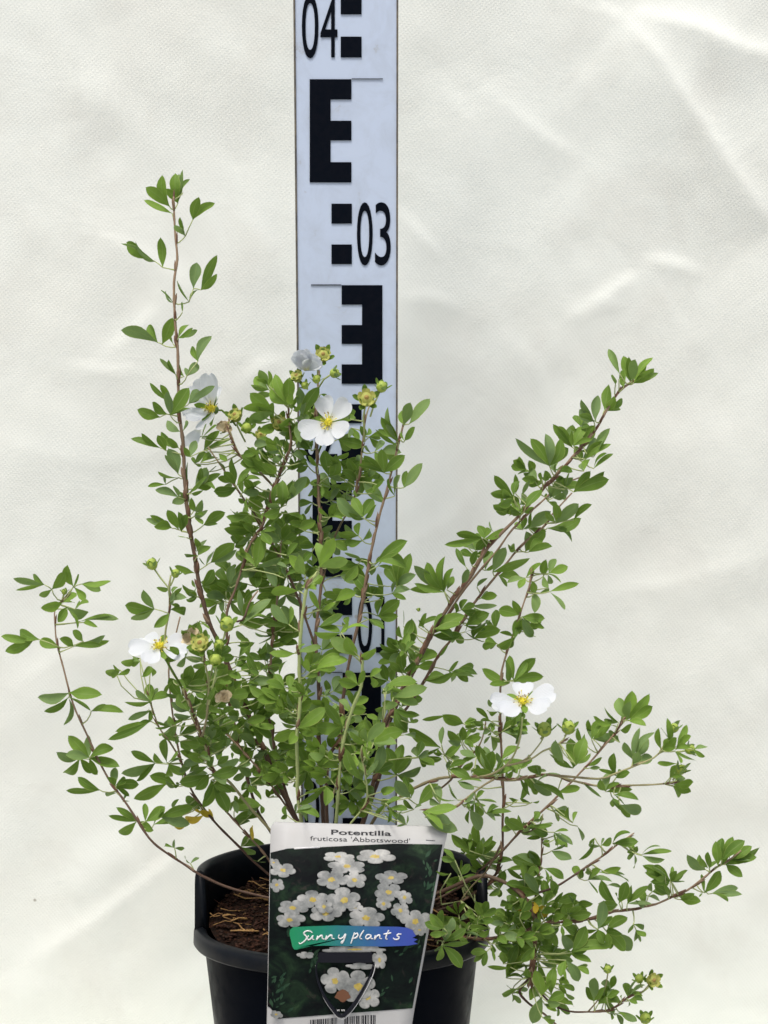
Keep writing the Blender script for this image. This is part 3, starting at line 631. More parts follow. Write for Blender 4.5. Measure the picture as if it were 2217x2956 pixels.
# leaves: "base tip tip ... | base tip ..." in the units of each drawing sheet; * after a tip = broad leaflet; # letters = which stems carry the following leaves; y = yellow
LEAVES = '''
@A #a
525,405 333,250* 465,152* 480,265
545,460 318,352
590,378 572,138* 600,143 628,106 482,265*
630,295 688,185
650,640 565,550* 607,488 | 710,510 757,327* 887,376
468,890 452,650* | 410,845 290,768* 250,678 | 350,820 180,688* 133,700
680,1165 583,990* 770,1070 | 715,1060 742,850* | 775,1070 905,790* 905,940
550,1170 458,1068* 488,1075
625,1250 625,1165
465,1505 548,1290* | 430,1490 355,1350* 265,1398 135,1390*
552,1500 520,1400
592,1455 680,1348 747,1390 712,1372
660,1760 645,1690* 745,1650* | 750,1640 700,1520* 862,1437*
575,1750 445,1615 518,1625*
640,1760 600,1660
530,1960 365,1810 450,1825
530,2070 680,1850*
675,1980 742,1860* 887,1835 780,1872
505,2060 385,1965* | 450,2085 265,2025*
610,2200 505,2110*
628,2200 655,2110
@B #a
390,455 315,320* | 340,432 82,350 175,303
500,430 345,290 385,345*
495,660 378,490 408,435*
500,690 318,635* | 385,750 365,672 230,770
500,862 293,797 452,757
590,835 442,915*
590,825 580,550*
650,780 868,655*
640,780 745,600*
615,830 715,800
632,980 608,862* 705,880*
637,1025 757,972 665,985
637,1030 712,1098*
715,1105 907,992* 842,1092
500,1145 402,970* | 440,1130 250,1018 213,1048 285,1118*
522,1160 495,985* 575,1010*
570,1212 492,1197
660,1332 648,1215* 743,1230*
668,1368 782,1290* 555,1365
735,1460 680,1395* 805,1330* | 780,1430 842,1295 988,1260* 1008,1315
638,1520 463,1460 545,1530
700,1640 806,1488*
#CDEG
940,1540 820,1425* 925,1430* 1000,1445 | 960,1560 1145,1410* 1125,1500*
#a
650,1650 532,1620*
#F
700,345 833,235*
720,450 985,345*
600,510 650,365*
700,330 640,350
640,570 620,510* 740,470* 700,590
690,560 780,480* 850,520
850,485 925,540*
760,640 690,660* 830,590
#G
990,745 965,518*
1005,765 1128,593* 1212,705*
1010,775 805,810* 840,855
1055,822 1205,712*
960,735 838,690*
900,640 850,560
#b
1350,655 1120,510* 1225,560*
1100,905 1018,870* 1085,862
1185,935 1138,800* 1295,805*
1090,870 1230,960*
1110,1010 950,965* 913,1030
1160,1155 893,1135*
1218,1150 1405,1005*
1385,955 1235,1020*
1215,1160 1385,1245*
1165,1462 1180,1190*
1165,1462 1180,1655*
1395,950 1405,710* 1500,705 | 1440,900 1618,680*
1450,1000 1582,1060* 1390,990
1395,1235 1345,1080* 1465,1105*
1400,1255 1530,1190*
1440,1365 1540,1260*
1062,1375 1052,1290* 1005,1388
1250,1450 1275,1340* 1355,1350*
1230,1462 1350,1645*
1350,1455 1440,1545*
1420,1565 1532,1505
1450,1485 1640,1480*
1270,500 1190,420* 1330,400*
1250,680 1130,600
1200,450 1060,500* 1090,420
1420,500 1340,330* 1440,350
1320,480 1260,390*
1560,560 1480,600 1620,540*
@I #b
370,605 215,490* 260,358* 375,385*
385,600 395,500* 430,655
250,662 58,510* 0,630* 38,742*
205,450 108,400 133,325* 208,330
395,640 432,530*
#c
480,702 450,465* 612,460*
490,705 628,640*
455,735 560,800*
500,640 560,560
620,520 680,540*
#b
335,1000 340,880* 240,1062*
270,1185 65,1025* 200,1140
290,965 185,930*
300,960 325,880*
395,1000 500,1065*
345,1130 505,1060
420,880 350,850 520,920*
#cH
690,1175 650,965* 745,1000* 765,1130*
780,1182 935,1050*
765,880 970,930*
865,790 935,880*
630,1240 520,1330* 575,1220* 700,1262
630,1255 692,1350*
820,1385 700,1240*
890,1285 772,1260* 858,1180* 915,1340
950,1140 1115,1385*
1035,1310 1130,1200* 1120,1380*
965,935 1022,985*
1010,862 1098,935*
1010,860 1150,810
980,850 940,770*
600,1100 520,1010
760,1080 700,1010*
550,960 470,900*
1070,1240 980,1300*
1000,1180 1080,1100*
860,720 800,690*
#d
1128,1145 918,1080 968,1008* 1110,955* 1298,1005*
1245,905 1105,700* 1160,620*
1290,765 1268,650* 1340,585* | 1330,760 1420,640 1497,555*
1292,892 1378,780*
1210,862 1150,800 1080,800
1230,925 1060,800
1215,1332 1168,1190* 1260,1165*
1290,1265 1310,1130 1438,1068*
960,1500 752,1345* 878,1345* 1045,1355*
975,1515 845,1465 1070,1400
#bc
560,1385 448,1400* 500,1480
#b
440,1290 520,1180*
270,1445 320,1212*
350,1405 405,1220
400,1335 470,1215*
40,1422 150,1300* 125,1400*
90,1305 15,1200* 150,1225*
0,1185 60,1100*
#c
690,1500 610,1420* 740,1390*
700,1500 830,1440*
@J #e !
545,338 527,162* 652,128* 752,290* | 540,340 515,325
445,395 330,252* 398,248*
500,440 575,400
#e !
400,505 200,520* 380,470
420,480 572,402*
548,640 472,505*
560,640 665,590 | 660,580 805,517*
372,950 255,908 190,945 | 380,940 445,885 562,897
478,1085 455,985* | 520,1065 690,955* 752,995* 665,1055*
395,1478 600,1335*
390,1490 220,1565* 330,1595* 485,1590* 550,1505*
#fIJ !
820,970 620,842* 738,830* | 850,1000 945,910*
690,805 505,795* 755,735*
700,800 900,770
820,1172 740,1070* 680,1140* 870,1070*
905,1110 990,1062* 950,1185*
#IJ
1000,1200 1240,1150*
1070,1262 1312,1190* 1250,1312*
1020,1222 1025,1140*
1000,1325 1105,1310* 940,1345*
#fJ
712,1472 590,1300* 600,1545* 520,1470* 800,1410* 835,1595*
720,1480 800,1690
885,1582 760,1500 870,1475* 1012,1440*
930,1582 1035,1478* 1142,1500* 1095,1592* 945,1640*
850,1605 905,1700*
860,1855 735,1630* 972,1705*
700,1765 570,1710 515,1630* 645,1850* 762,1885*
#eJ
590,1892 398,2025 435,1940* 590,2032* 645,1920*
#fJ
700,1800 790,1680*
#d
1100,475 1020,325* 1088,240* 1192,238* 1232,390*
1060,525 1188,490*
960,685 1000,560* 1117,570* 1105,685*
950,300 1172,150*
940,322 795,285* 1050,250*
960,330 1060,250*
920,545 785,490* 785,385* 1010,465
895,705 1003,735* 1005,775 855,690
1000,560 905,470* 960,380
#c
530,140 625,105*
400,60 520,10*
595,345 705,345*
690,395 865,330*
520,350 430,320*
#b
330,745 205,600*
300,765 115,715
265,865 335,835*
0,745 205,562*
80,95 0,30*
95,340 130,110*
100,330 100,485*
#E
230,340 155,235*
235,345 235,475*
240,330 345,300*
320,125 392,75* 240,100
330,420 382,375*
300,525 405,620*
450,280 400,230* 500,330*
#c
540,762 712,672*
745,760 740,690*
#D
150,1070 275,1040*
260,1110 320,1000
#d
1160,950 1202,700*
1150,940 1175,800*
1190,1110 1120,1000 1260,1030
1165,900 1215,1000*
#H
600,640 690,560
#cD
330,1280 340,1230* 400,1330*
320,1150 400,1200*
590,1250 620,1200*
540,1100 460,1170*
#fJ
940,1800 1000,1600*
#cd
600,1420 700,1330*
640,1300 590,1250
880,1380 960,1420*
#g
1080,1340 1170,1500*
1030,1330 960,1420*
@C #a
200,65 120,90*
220,70 100,0*
220,300 125,375*
240,290 250,440*
#D
640,250 600,0*
660,190 690,0* 800,0
600,315 890,85*
820,305 770,270 890,215*
1060,345 890,140*
1160,378 780,290*
960,415 1050,390* 1030,490*
930,405 745,395* 780,500*
850,480 785,595 885,590*
#b
700,485 570,395*
600,625 745,490*
780,785 680,590*
800,745 770,655
690,625 650,440*
575,705 660,610*
690,735 785,765*
#D
850,775 978,705*
#b
690,880 915,825*
700,815 835,790*
#A
500,780 625,815*
500,935 630,840*
490,975 685,948*
#b
790,1015 905,1000*
730,1115 640,950*
720,1125 880,990*
#D
955,1110 765,1130*
965,1112 1095,1110*
1135,1245 960,1130*
905,1485 892,1260*
#a
690,1275 820,1195*
750,1432 608,1320*
740,1455 515,1440*
860,1445 755,1410*
740,1465 600,1575*
860,1475 750,1560*
#e
1110,1095 1042,955*
1190,965 1275,815*
1200,960 1120,850*
#D
1060,1450 895,1600*
960,1625 1265,1560*
1180,1655 1335,1700*
1150,1480 1310,1510*
1040,1560 1090,1440*
#B
120,905 165,695* 285,700* 300,850* 262,925
140,880 80,770*
300,1010 390,900* 340,860
#A
0,835 70,1015*
200,1095 200,970*
0,1045 160,1095
210,1155 290,1045*
100,1200 0,1230* 130,1170*
60,1325 235,1250*
0,1345 50,1400*
60,1392 250,1430*
480,1445 325,1430*
490,1445 440,1305*
320,1240 430,1265*
420,1250 560,1200* 600,1260
380,1230 280,1130*
460,1150 560,1080* 400,1100*
590,1180 500,1100*
560,1080 640,1010*
350,1110 440,1010*
200,1545 60,1478*
230,1532 335,1572*
180,1555 50,1675*
205,1550 205,1645*
325,1692 55,1765*
350,1695 605,1635*
345,1745 275,1995*
365,1780 500,2035*
360,1745 580,1855*
60,1785 0,1800*
400,1605 605,1560*
540,1555 540,1490
#C
580,1625 710,1705*
830,1675 1070,1665*
840,1690 720,1685* 830,1605*
830,1715 920,1780*
720,1795 800,1925* 650,1800*
700,1785 610,1905*
870,1905 845,1825* 920,1890
#M
560,1965 655,1890*
555,2025 700,2000 800,1970*
545,2105 700,2120* 800,2075*
560,1930 590,2050*
#y
260,1985 115,1895*
255,2015 120,1960
0,2015 175,1985*
0,2075 100,2050
#e
1130,2020 1340,2080*
1120,2045 1240,1975*
1040,2065 980,2095* 1010,1980*
#f
940,1760 900,1700* 1010,1830
@C #yM ~
365,2085 240,2025*
280,2062 105,2085*
150,2100 0,2160*
#M
@E ~
1512,1625 1510,1712*
@E #x
310,210 390,105* 235,250* | 265,182 197,122* 77,145 92,215
440,192 405,63*
442,195 512,275* | 488,178 667,160 605,217*
372,290 243,322*
378,288 458,232*
400,318 530,348* 345,408*
404,330 463,445*
450,330 532,290*
480,402 712,388* 665,365
500,408 587,437
497,522 435,455* | 500,525 630,485 655,517
440,552 355,505* 612,548
360,558 238,512* | 237,510 118,452* | 197,518 135,575* 30,582* 5,490
415,828 225,857* 612,842*
410,855 263,942* 380,1025* 545,938*
545,940 635,898 742,947
532,1218 408,1085*
535,1218 717,1272*
478,1222 337,1185* 387,1308* 555,1308*
690,1385 690,1275*
692,1392 832,1380*
600,1412 465,1333* 395,1415
700,1428 630,1440
740,1470 778,1478 750,1440
818,1600 695,1515 648,1565 715,1672* 920,1655*
1045,1758 1045,1705 988,1745 1105,1760
1140,1852 1108,1803 1190,1815
#y
870,1602 988,1510*
920,1618 1100,1560*
960,1572 1160,1508*
#z
838,622 728,655*
720,692 632,712*
700,725 780,690
905,672 850,735*
840,640 780,650*
#A
1010,355 920,440* | 925,328 748,305* 857,212* 783,390*
1032,232 1062,195*
1012,207 935,200
1020,330 1110,345*
1020,300 1120,260*
1040,250 1090,200
#z
905,882 810,820* 890,775* 945,800 1015,850* 745,885
905,935 765,990
890,930 890,1000*
900,1000 830,1012 690,1062 645,1110
#y
1000,1248 990,1100*
970,1072 1072,1112*
930,1250 783,1180* 725,1312* 815,1360*
1010,1255 1095,1325*
1060,1390 990,1355 895,1325* | 1000,1372 800,1465*
1090,1340 1245,1312*
1090,1002 975,1022
1090,860 1010,740*
#M
1440,1750 1585,1735*
1545,1838 1515,1830 1595,1842
1560,1500 1480,1560*
@G #g
1325,268 1257,118
1350,345 1350,230*
1390,320 1345,160* 1380,165
1400,315 1418,180*
1410,322 1525,170 1475,182
1405,325 1532,235* 1558,262
1300,332 1283,272*
1320,300 1350,250*
1235,485 1260,330*
1180,552 1195,395*
1172,558 1093,420*
1243,490 1290,400*
1040,708 925,568 960,580* 1045,572*
1050,700 1118,582*
1080,730 1172,575*
905,820 700,652 790,655* 880,625* 972,655* 1018,712*
1100,785 1055,700* 1180,650*
1120,780 1220,670* 1275,688
1170,765 1245,640* 1268,592
1170,835 1287,745* 1250,742
1110,850 1140,780*
1050,975 1150,850* 1235,850* 1262,900*
1000,960 1025,860*
905,1012 900,930* 1003,890*
930,850 950,790*
880,912 875,855*
690,1002 573,875*
688,1015 555,978*
702,985 700,868
742,992 790,905
702,1115 608,1070 650,1030*
740,1105 678,1030*
760,1070 860,960*
860,900 830,940
#hi
780,1192 912,1090*
745,1200 750,1110*
940,1155 930,1040*
940,1162 1080,1045* | 1050,1142 1160,1050*
890,1192 1095,1132*
#g
515,1255 475,1175* 555,1200* 635,1192
500,1252 345,1222* 275,1292
420,1310 370,1270
590,1230 545,1150
#hi
520,1445 560,1328*
760,1332 882,1210*
780,1335 922,1302*
700,1325 655,1290*
820,1250 760,1230*
#g
405,1425 345,1310
440,1415 475,1325*
380,1522 425,1440*
275,1572 170,1395* 280,1358* 330,1430*
270,1560 92,1415*
278,1575 95,1522
290,1560 330,1480*
#hi
565,1455 790,1370*
600,1475 725,1478*
470,1545 535,1490
440,1655 592,1655*
490,1612 592,1595*
#j
760,1490 648,1522*
765,1485 860,1405*
870,1478 885,1378*
900,1462 945,1375* 1015,1420*
895,1470 975,1520*
900,1552 865,1482*
820,1580 800,1510* 815,1700*
845,1580 905,1560
905,1572 1082,1522 997,1682*
740,1722 877,1732*
740,1730 805,1845*
722,1712 600,1680*
692,1862 735,1735*
690,1842 590,1902*
590,1882 503,1905*
690,2102 665,1953* 822,1968*
690,2108 870,2080*
665,2118 500,2032*
#hi
580,1800 580,1680*
400,1812 555,1740*
400,1775 545,1700*
450,1855 612,1800*
330,1812 390,1880*
440,1760 500,1690*
#g
210,1795 375,1760*
200,1830 395,1712*
120,1782 170,1700* 240,1722
30,1852 82,1740*
45,1905 85,2010*
110,1842 35,1842*
30,1780 30,1680
160,1790 120,1740
#gh
160,2105 290,2080* 330,2060
300,2085 455,2082 400,2050*
110,2000 145,1945*
240,1960 300,1890
70,2010 130,1970*
#d
20,2060 20,1930*
@D #O
750,1228 560,1145* | 600,1150 373,1195
762,1218 877,1222*
742,1385 745,1255*
730,1392 608,1290*
762,1372 917,1352*
790,1342 900,1312
#kO
552,1425 560,1255*
540,1445 250,1268*
560,1505 445,1468*
570,1525 735,1422*
#g
330,1535 375,1388*
342,1540 485,1612*
350,1535 555,1552
145,1700 367,1620*
150,1615 192,1415*
130,1695 45,1445*
240,1305 170,1068*
250,1222 342,1200
205,1332 305,1362*
270,1220 255,1155*
#j
985,1195 868,1083
1000,1222 1012,1300*
1010,1210 905,1200
1100,1305 1242,1210*
1112,1302 1342,1322*
1000,1340 1035,1475*
1005,1300 925,1325*
1085,1335 1020,1310*
#O
600,1640 650,1570*
#k
1000,1692 868,1425* 945,1435* 1035,1500*
870,1532 720,1472*
#j
720,1665 832,1575*
700,1755 922,1760*
830,1692 912,1665*
#k
615,1645 820,1735*
660,1562 745,1590*
1110,1615 1052,1490
1100,1560 1340,1610*
1130,1702 1205,1662*
#kI
340,1975 520,1775*
540,1965 515,1790*
#Q
700,1925 620,1775* 480,1862*
760,1945 855,1865*
860,1925 1055,1950*
850,1950 925,2070*
808,2010 905,2205*
790,1950 800,2020*
960,2045 1192,2030
960,2050 1110,2082*
#J
380,2035 695,1990*
385,2045 700,2205*
300,2010 200,1930* 370,1975*
280,1865 212,1705*
275,1905 130,1745*
130,2130 30,2040* 200,2010*
140,2010 60,1950*
0,1852 135,1820*
400,2085 640,2135*
100,1950 0,1940*
230,2150 130,2050*
#j
1370,1955 1265,1910
1250,1925 1168,1912*
1380,1945 1445,1932
#k
1260,1700 1480,1855*
#p
1200,2195 1128,2090*
1390,2120 1445,2035*
1250,2190 1400,2140*
1380,2160 1570,2140*
@K #p
990,452 888,342*
1040,435 988,278* 1085,228* 1208,250*
1060,440 1230,338*
950,472 812,408
800,572 860,440*
810,570 945,430*
1000,592 918,510*
1000,505 1082,460*
770,622 750,535*
#l
1090,715 1030,590* 1140,488*
1110,705 1185,540* 1245,520
1090,745 1225,690*
#k
980,832 958,665*
970,845 1070,805*
#l
1290,642 1272,490
1300,640 1400,560*
1350,600 1330,420
1370,590 1425,435*
1400,622 1502,548* 1472,468
1385,655 1540,722*
1520,642 1605,620* 1600,692
1310,610 1340,560*
#k
1350,842 1402,752*
1400,862 1500,740*
1380,892 1517,872*
1370,902 1502,940*
1400,742 1262,740
#n
670,772 650,562*
690,755 755,560*
690,745 790,670*
600,735 545,575*
730,605 700,490
665,775 530,705
#p
760,762 875,700
780,775 860,770
#k
740,882 870,980*
900,935 922,800*
960,962 1132,1000*
952,985 1000,1073*
900,942 1088,925
1000,1032 1152,1075*
400,882 608,1000*
370,832 520,965*
330,850 300,1000
440,832 345,765*
440,802 482,795*
300,772 365,690* 220,740
120,832 10,610*
80,822 105,650*
130,820 260,760*
560,945 720,912
#p
@H
690,812 670,735
715,832 742,902
692,815 712,760
600,752 668,802*
470,832 590,828
450,850 360,800*
480,840 570,875*
520,812 515,757*
600,862 690,925*
#q
800,890 775,925 720,1000
@H #s
1350,1048 1257,972*
1368,1040 1362,958*
1412,1030 1400,905*
1435,1022 1486,883*
1430,1000 1545,903*
1440,1022 1618,937*
1450,1022 1603,985*
1470,1000 1580,930*
1345,1162 1423,1052*
1335,1160 1318,1182
1380,1165 1512,1138 1533,1170 1462,1207*
1225,1195 1327,1205*
1215,1180 1252,1168*
1175,1105 1118,1085* 1040,1025 1055,1052
1178,1105 1262,1050*
1172,1172 1097,1125*
1150,1080 1090,1030*
@F #w
750,30 620,20 640,50
810,132 950,190*
850,35 920,110*
870,10 957,92
760,60 800,110*
#q
1150,100 1062,90
1150,95 1222,48*
1230,82 1352,10* 1405,70*
1380,150 1340,85*
1378,155 1370,250*
1425,160 1557,103* 1637,135
1430,165 1587,192
1010,322 960,238*
1092,282 1055,238*
1140,280 1287,248
1200,287 1337,347 1312,295
1060,332 1227,345*
1190,370 1290,385
#s
1622,332 1508,232*
1600,335 1433,232 1448,282
1620,435 1512,368*
1630,332 1715,298
1262,502 1150,333*
1272,492 1325,342*
1330,495 1475,370*
1450,502 1420,395*
1290,480 1260,420*
1130,667 1168,472*
1130,672 1035,795*
1187,682 1332,588*
1192,692 1315,820*
1240,692 1357,815*
#r
950,828 1218,790*
920,820 1045,645*
880,642 985,700*
935,832 1085,895*
910,882 995,1028*
985,925 1068,980*
#w
700,222 570,163*
740,240 535,180*
705,250 640,242*
760,252 895,325*
740,335 700,268*
820,332 780,305*
#r
725,432 500,400*
720,420 660,338*
700,410 560,350*
790,470 755,330*
830,485 985,437*
840,435 805,335*
800,500 700,410*
545,500 463,490*
620,565 488,545*
565,540 640,490*
~
690,480 600,600*
660,500 705,560*
705,552 775,512
700,582 790,568*
#s
930,572 898,500* 1055,510*
930,575 1085,560*
935,580 1010,600*
985,500 1095,495*
960,500 930,440*
820,592 905,570*
740,625 630,580*
#L
480,642 430,530*
410,625 303,485*
390,665 250,640*
360,692 250,680*
470,650 560,660*
#s
180,642 0,620*
240,662 20,685*
60,778 30,885*
65,782 197,935*
70,772 250,757
80,755 230,665*
270,682 300,628*
#j
175,302 93,140*
180,305 85,435*
180,310 70,340*
190,312 268,430*
185,322 235,440*
200,312 337,350
190,300 252,222*
290,380 412,390*
360,282 262,170*
250,132 125,20*
220,152 200,100*
300,172 435,75*
310,112 290,-60*
380,222 550,200*
500,262 632,250
460,392 490,268*
455,392 380,442*
450,342 388,315*
340,160 200,40*
150,200 70,120*
120,290 20,270
#r
530,712 510,925*
550,902 605,735*
720,722 700,590*
725,762 590,835*
790,662 850,790*
860,655 835,710*
700,792 600,890*
800,892 860,785*
730,785 800,905*
530,930 370,925
480,905 468,820*
620,905 520,960*
500,1002 645,920*
570,1075 470,1112*
545,1080 650,1080
540,1112 605,1168*
742,1125 700,945*
745,1128 680,1315*
810,1118 832,925*
700,1052 660,1155*
720,885 770,1080*
660,1002 640,930*
780,1165 900,1110*
830,1170 940,1245*
900,1182 962,1200*
860,1015 935,1042*
860,1042 915,1115
770,1192 850,1230*
860,1050 970,1085
900,1100 970,1140
750,1275 822,1315*
900,930 975,1020*
#u
1100,1162 1108,1000*
1170,1132 1205,1060*
1212,1082 1245,985*
1190,1135 1278,1098*
1170,1155 1245,1240*
1130,1182 1283,1160*
1212,1235 1222,1290*
1270,1232 1397,1300*
1252,1245 1300,1320*
1330,1132 1318,1035*
1342,1122 1395,1020*
1355,1112 1452,1050*
1342,1152 1437,1150*
1290,1152 1292,1118
1340,1160 1330,1200
'''
M_px = .87 / FPX
class Stem: pass
STEM = {}
for ln in STEMS.strip().splitlines():
    t = ln.split(); s = Stem(); s.k = t[0]; y0, y1, r0, r1 = map(float, t[1:5]); s.green = float(t[5]); un = DD if t[6] == 'd' else 1.0
    pts = [tuple(float(a) * un for a in q.split(',')) for q in t[7:]]
    s.uv = np.array(catmull(pts, 14)); seg = np.r_[0, np.cumsum(np.hypot(*np.diff(s.uv, axis=0).T))]; s.t = seg / seg[-1]
    ease = s.t
    s.y = y0 + (y1 - y0) * ease; s.rad = (r0 + (r1 - r0) * s.t ** .8) * M_px * .95
    s.p = [P(u, v, y) for (u, v), y in zip(s.uv, s.y)]; STEM[s.k] = s; s.leaves = []; s.nodes = []
shrub = empty('flowering_shrub', (PX, 0, RZ - .004))
tag(shrub, 'loose green shrub with thin reddish stems and white flowers growing in the black pot', 'shrub')
PROF = [(0, .06), (.08, .17), (.20, .47), (.34, .79), (.48, .96), (.62, 1.0), (.75, .90), (.86, .67), (.94, .34), (.97, .12), (1.0, .02)]
def leaflet(mb, b, tp, ratio, rs, young, yellow, roll=None, back=False, vis=None):
    d = tp - b; L = d.length
    if L < 1e-5: return
    d.normalize(); view = (CAM - b).normalized(); s = d.cross(view)
    if s.length < 1e-3: s = Vector((1, 0, 0))
    s.normalize(); nrm = s.cross(d).normalized()            # roughly faces the camera
    if roll is None: roll = rs.gauss(0, .45)
    q = Matrix.Rotation(roll, 3, d); s = q @ s; nrm = q @ nrm
    hw = min(L, 1.22 * vis if vis else L) * ratio * .5; fold = rs.uniform(.10, .5); curl = rs.gauss(.04, .08) * L; twist = rs.gauss(0, .38); asym = rs.gauss(0, .05)
    c = (rs.random(), young, yellow); vs_ = []; uv = []; cols = 5
    for t, wv in PROF:
        tw = Matrix.Rotation(twist * t, 3, d); ss = tw @ s; nn = tw @ nrm
        cen = b + d * (L * t) + nrm * (curl * math.sin(math.pi * t)) + s * (asym * L * math.sin(math.pi * t))
        for j in range(cols):
            a = -1 + 2 * j / (cols - 1); w_ = hw * wv * (1 + .05 * math.sin(9 * t + 5 * c[0] + a))
            vs_.append(cen + ss * (a * w_) + nn * (fold * abs(a) ** 1.3 * w_ * .9)); uv.append((.5 + a * .5, t))
    k = len(PROF); fs = [(i * cols + j, i * cols + j + 1, (i + 1) * cols + j + 1, (i + 1) * cols + j) for i in range(k - 1) for j in range(cols - 1)]
    if back: fs = [f[::-1] for f in fs]
    mb.add(vs_, fs, 0, uv, c)
LNOM = .0125
def nearest(keys, u, v):
    best = None
    for k in keys:
        s = STEM.get(k)
        if s is None: continue
        dv = s.uv - (u, v); dist = np.hypot(dv[:, 0], dv[:, 1]) + np.where(dv[:, 1] < 0, .15 * -dv[:, 1], 0)
        i = int(dist.argmin())
        if best is None or dist[i] < best[0]: best = (float(dist[i]), s, i)
    return best
def label_clear(u, v, y):
    xr_ = 700 + (1312 - ((v - 2340) / .4521 - 105) * .184) * .4521
    if 770 < u < xr_ + 4 and v > 2366: y = min(y, -.079)
    if v > 2690 and 560 < u < 1420:
        x = P(u, v, -.05).x - PX
        if abs(x) < .0715: y = min(y, -math.sqrt(.0722 ** 2 - min(x * x, .0722 ** 2)) - .006)
    return min(y, .080)
LRS = random.Random(5); YELLOW = []
def add_leaf(groups, keys, young, yellow, jitter=.005, yoff=0.0):
    """groups: [(base, [(tip, broad)...])...] in photo pixels"""
    rs = LRS; b0 = groups[0][0]; near = nearest(keys, *b0)
    if near is None or near[0] > 150:
        alt = nearest(STEM.keys(), *b0)
        if near is None or alt[0] < near[0] * .6: near = alt
    dist, st, i = near; mb = MB(); i = min(i + rs.randint(0, 1), len(st.p) - 1)
    y = float(st.y[i]) + rs.gauss(0, jitter) + yoff + (rs.choice([-1, 1]) * min(.012, dist * M_px * .5))
    pall = [b for b, _ in groups] + [t for _, tt in groups for t, _b in tt]
    lim = min(label_clear(u_, v_, 9.0) for u_, v_ in pall); front = lim < -.02
    if front: y = min(y, lim - .001)
    y = label_clear(b0[0], b0[1], y)
    A = st.p[i]; B = P(b0[0], b0[1], y)
    yg = max(young, .12 + .25 * rs.random() * (1 - float(st.t[i])) + (.25 if st.t[i] < .06 else 0))
    if st.k in 'klmno' : yg = max(yg, .2)
    gcol = (.2, .9, 0)
    if dist < 260 and (B - A).length > .0008:
        Lp_ = (B - A).length; mid = (A + B) * .5 + Vector((rs.gauss(0, .07) * Lp_, rs.gauss(0, .1) * Lp_, rs.uniform(-.2, .06) * Lp_))
        tube(mb, [A, A * .35 + mid * .65, mid * .5 + B * .5, B], [.00042, .0003, .00027, .00027], 5, 1, gcol)
        st.nodes.append((i, (B - A)))
    prev = None
    for gi, (b, tips) in enumerate(groups):
        yb = y if gi == 0 else label_clear(b[0], b[1], prev[1] + rs.gauss(0, .0012)); pb = P(b[0], b[1], yb)
        if prev: tube(mb, [prev[0], (prev[0] + pb) * .5 + Vector((0, 0, .0002)), pb], [.00028, .00027, .00024], 5, 1, gcol)
        lr = rs.gauss(-.30, .40)
        for ti, (tp, broad) in enumerate(tips):
            pt0 = P(tp[0], tp[1], yb); l = (pt0 - pb).length; Ln = LNOM * (1.0 if broad else 1.05) * rs.uniform(.9, 1.1)
            dy = math.sqrt(max(0, min(Ln, l * 2.2) ** 2 - l * l)) * rs.choice([-1, 1, 1, -1]) * .75
            if front: dy *= .3
            if abs(dy) < .001: dy = rs.gauss(0, .0012)
            yt = label_clear(tp[0], tp[1], yb + dy + ti * .00008)
            pt = P(tp[0], tp[1], yt)
            if front: pt = P(tp[0], tp[1], min(lim, yt))
            real = (pt - pb).length
            ratio = (rs.uniform(.37, .48) if broad else rs.uniform(.22, .31)) * min(1.0, max(.62, .0125 / max(real, .004)) ** .6 if real > .0125 else 1.0)
            if l < .006: ratio *= 1.15
            leaflet(mb, pb, pt, ratio, rs, yg, yellow, (lr + rs.gauss(0, .22)) if broad else lr + rs.gauss(0, .3), rs.random() < .22, l)
        prev = (pb, yb)
    if yellow: YELLOW.append(mb)
    else: st.leaves.append(mb)
sheet = None; keys = 'a'; young = 0.0; yellow = 0.0
for ln in LEAVES.strip().splitlines():
    groups = []; cur = None
    for tk in ln.split():
        if tk[0] == '@': sheet = CR_S[tk[1]]
        elif tk[0] == '#': keys = tk[1:]; young = 0.0; yellow = 0.0
        elif tk == '!': young = 1.0
        elif tk == '~': yellow = 1.0
        elif tk == '|': cur = None
        else:
            br = tk.endswith('*'); x, y_ = tk.rstrip('*').split(','); p = (sheet[0] + float(x) * sheet[2], sheet[1] + float(y_) * sheet[2])
            if cur is None: cur = (p, []); groups.append(cur)
            else: cur[1].append((p, br))
    if groups:
        if len(groups) == 1 and len(groups[0][1]) == 1 and groups[0][1][0][1] and groups[0][0][1] > 1150:
            (bx, by), tt = groups[0]; (tx, ty), _ = tt[0]; an = math.atan2(ty - by, tx - bx); Lq = math.hypot(tx - bx, ty - by); sd = LRS.choice([-1, 1])
            for sg in ((sd,) if LRS.random() < .5 else (sd, -sd)):
                if LRS.random() < .85:
                    l2 = Lq * LRS.uniform(.62, .9); a2 = an + sg * LRS.uniform(.5, 1.0); tt.append(((bx + math.cos(a2) * l2, by + math.sin(a2) * l2 * .85), LRS.random() < .6))
        yg = young
        if young: yg = LRS.uniform(.45, .75) if groups[0][0][1] > 1850 else LRS.uniform(.75, 1.0)
        add_leaf(groups, keys, yg, yellow)
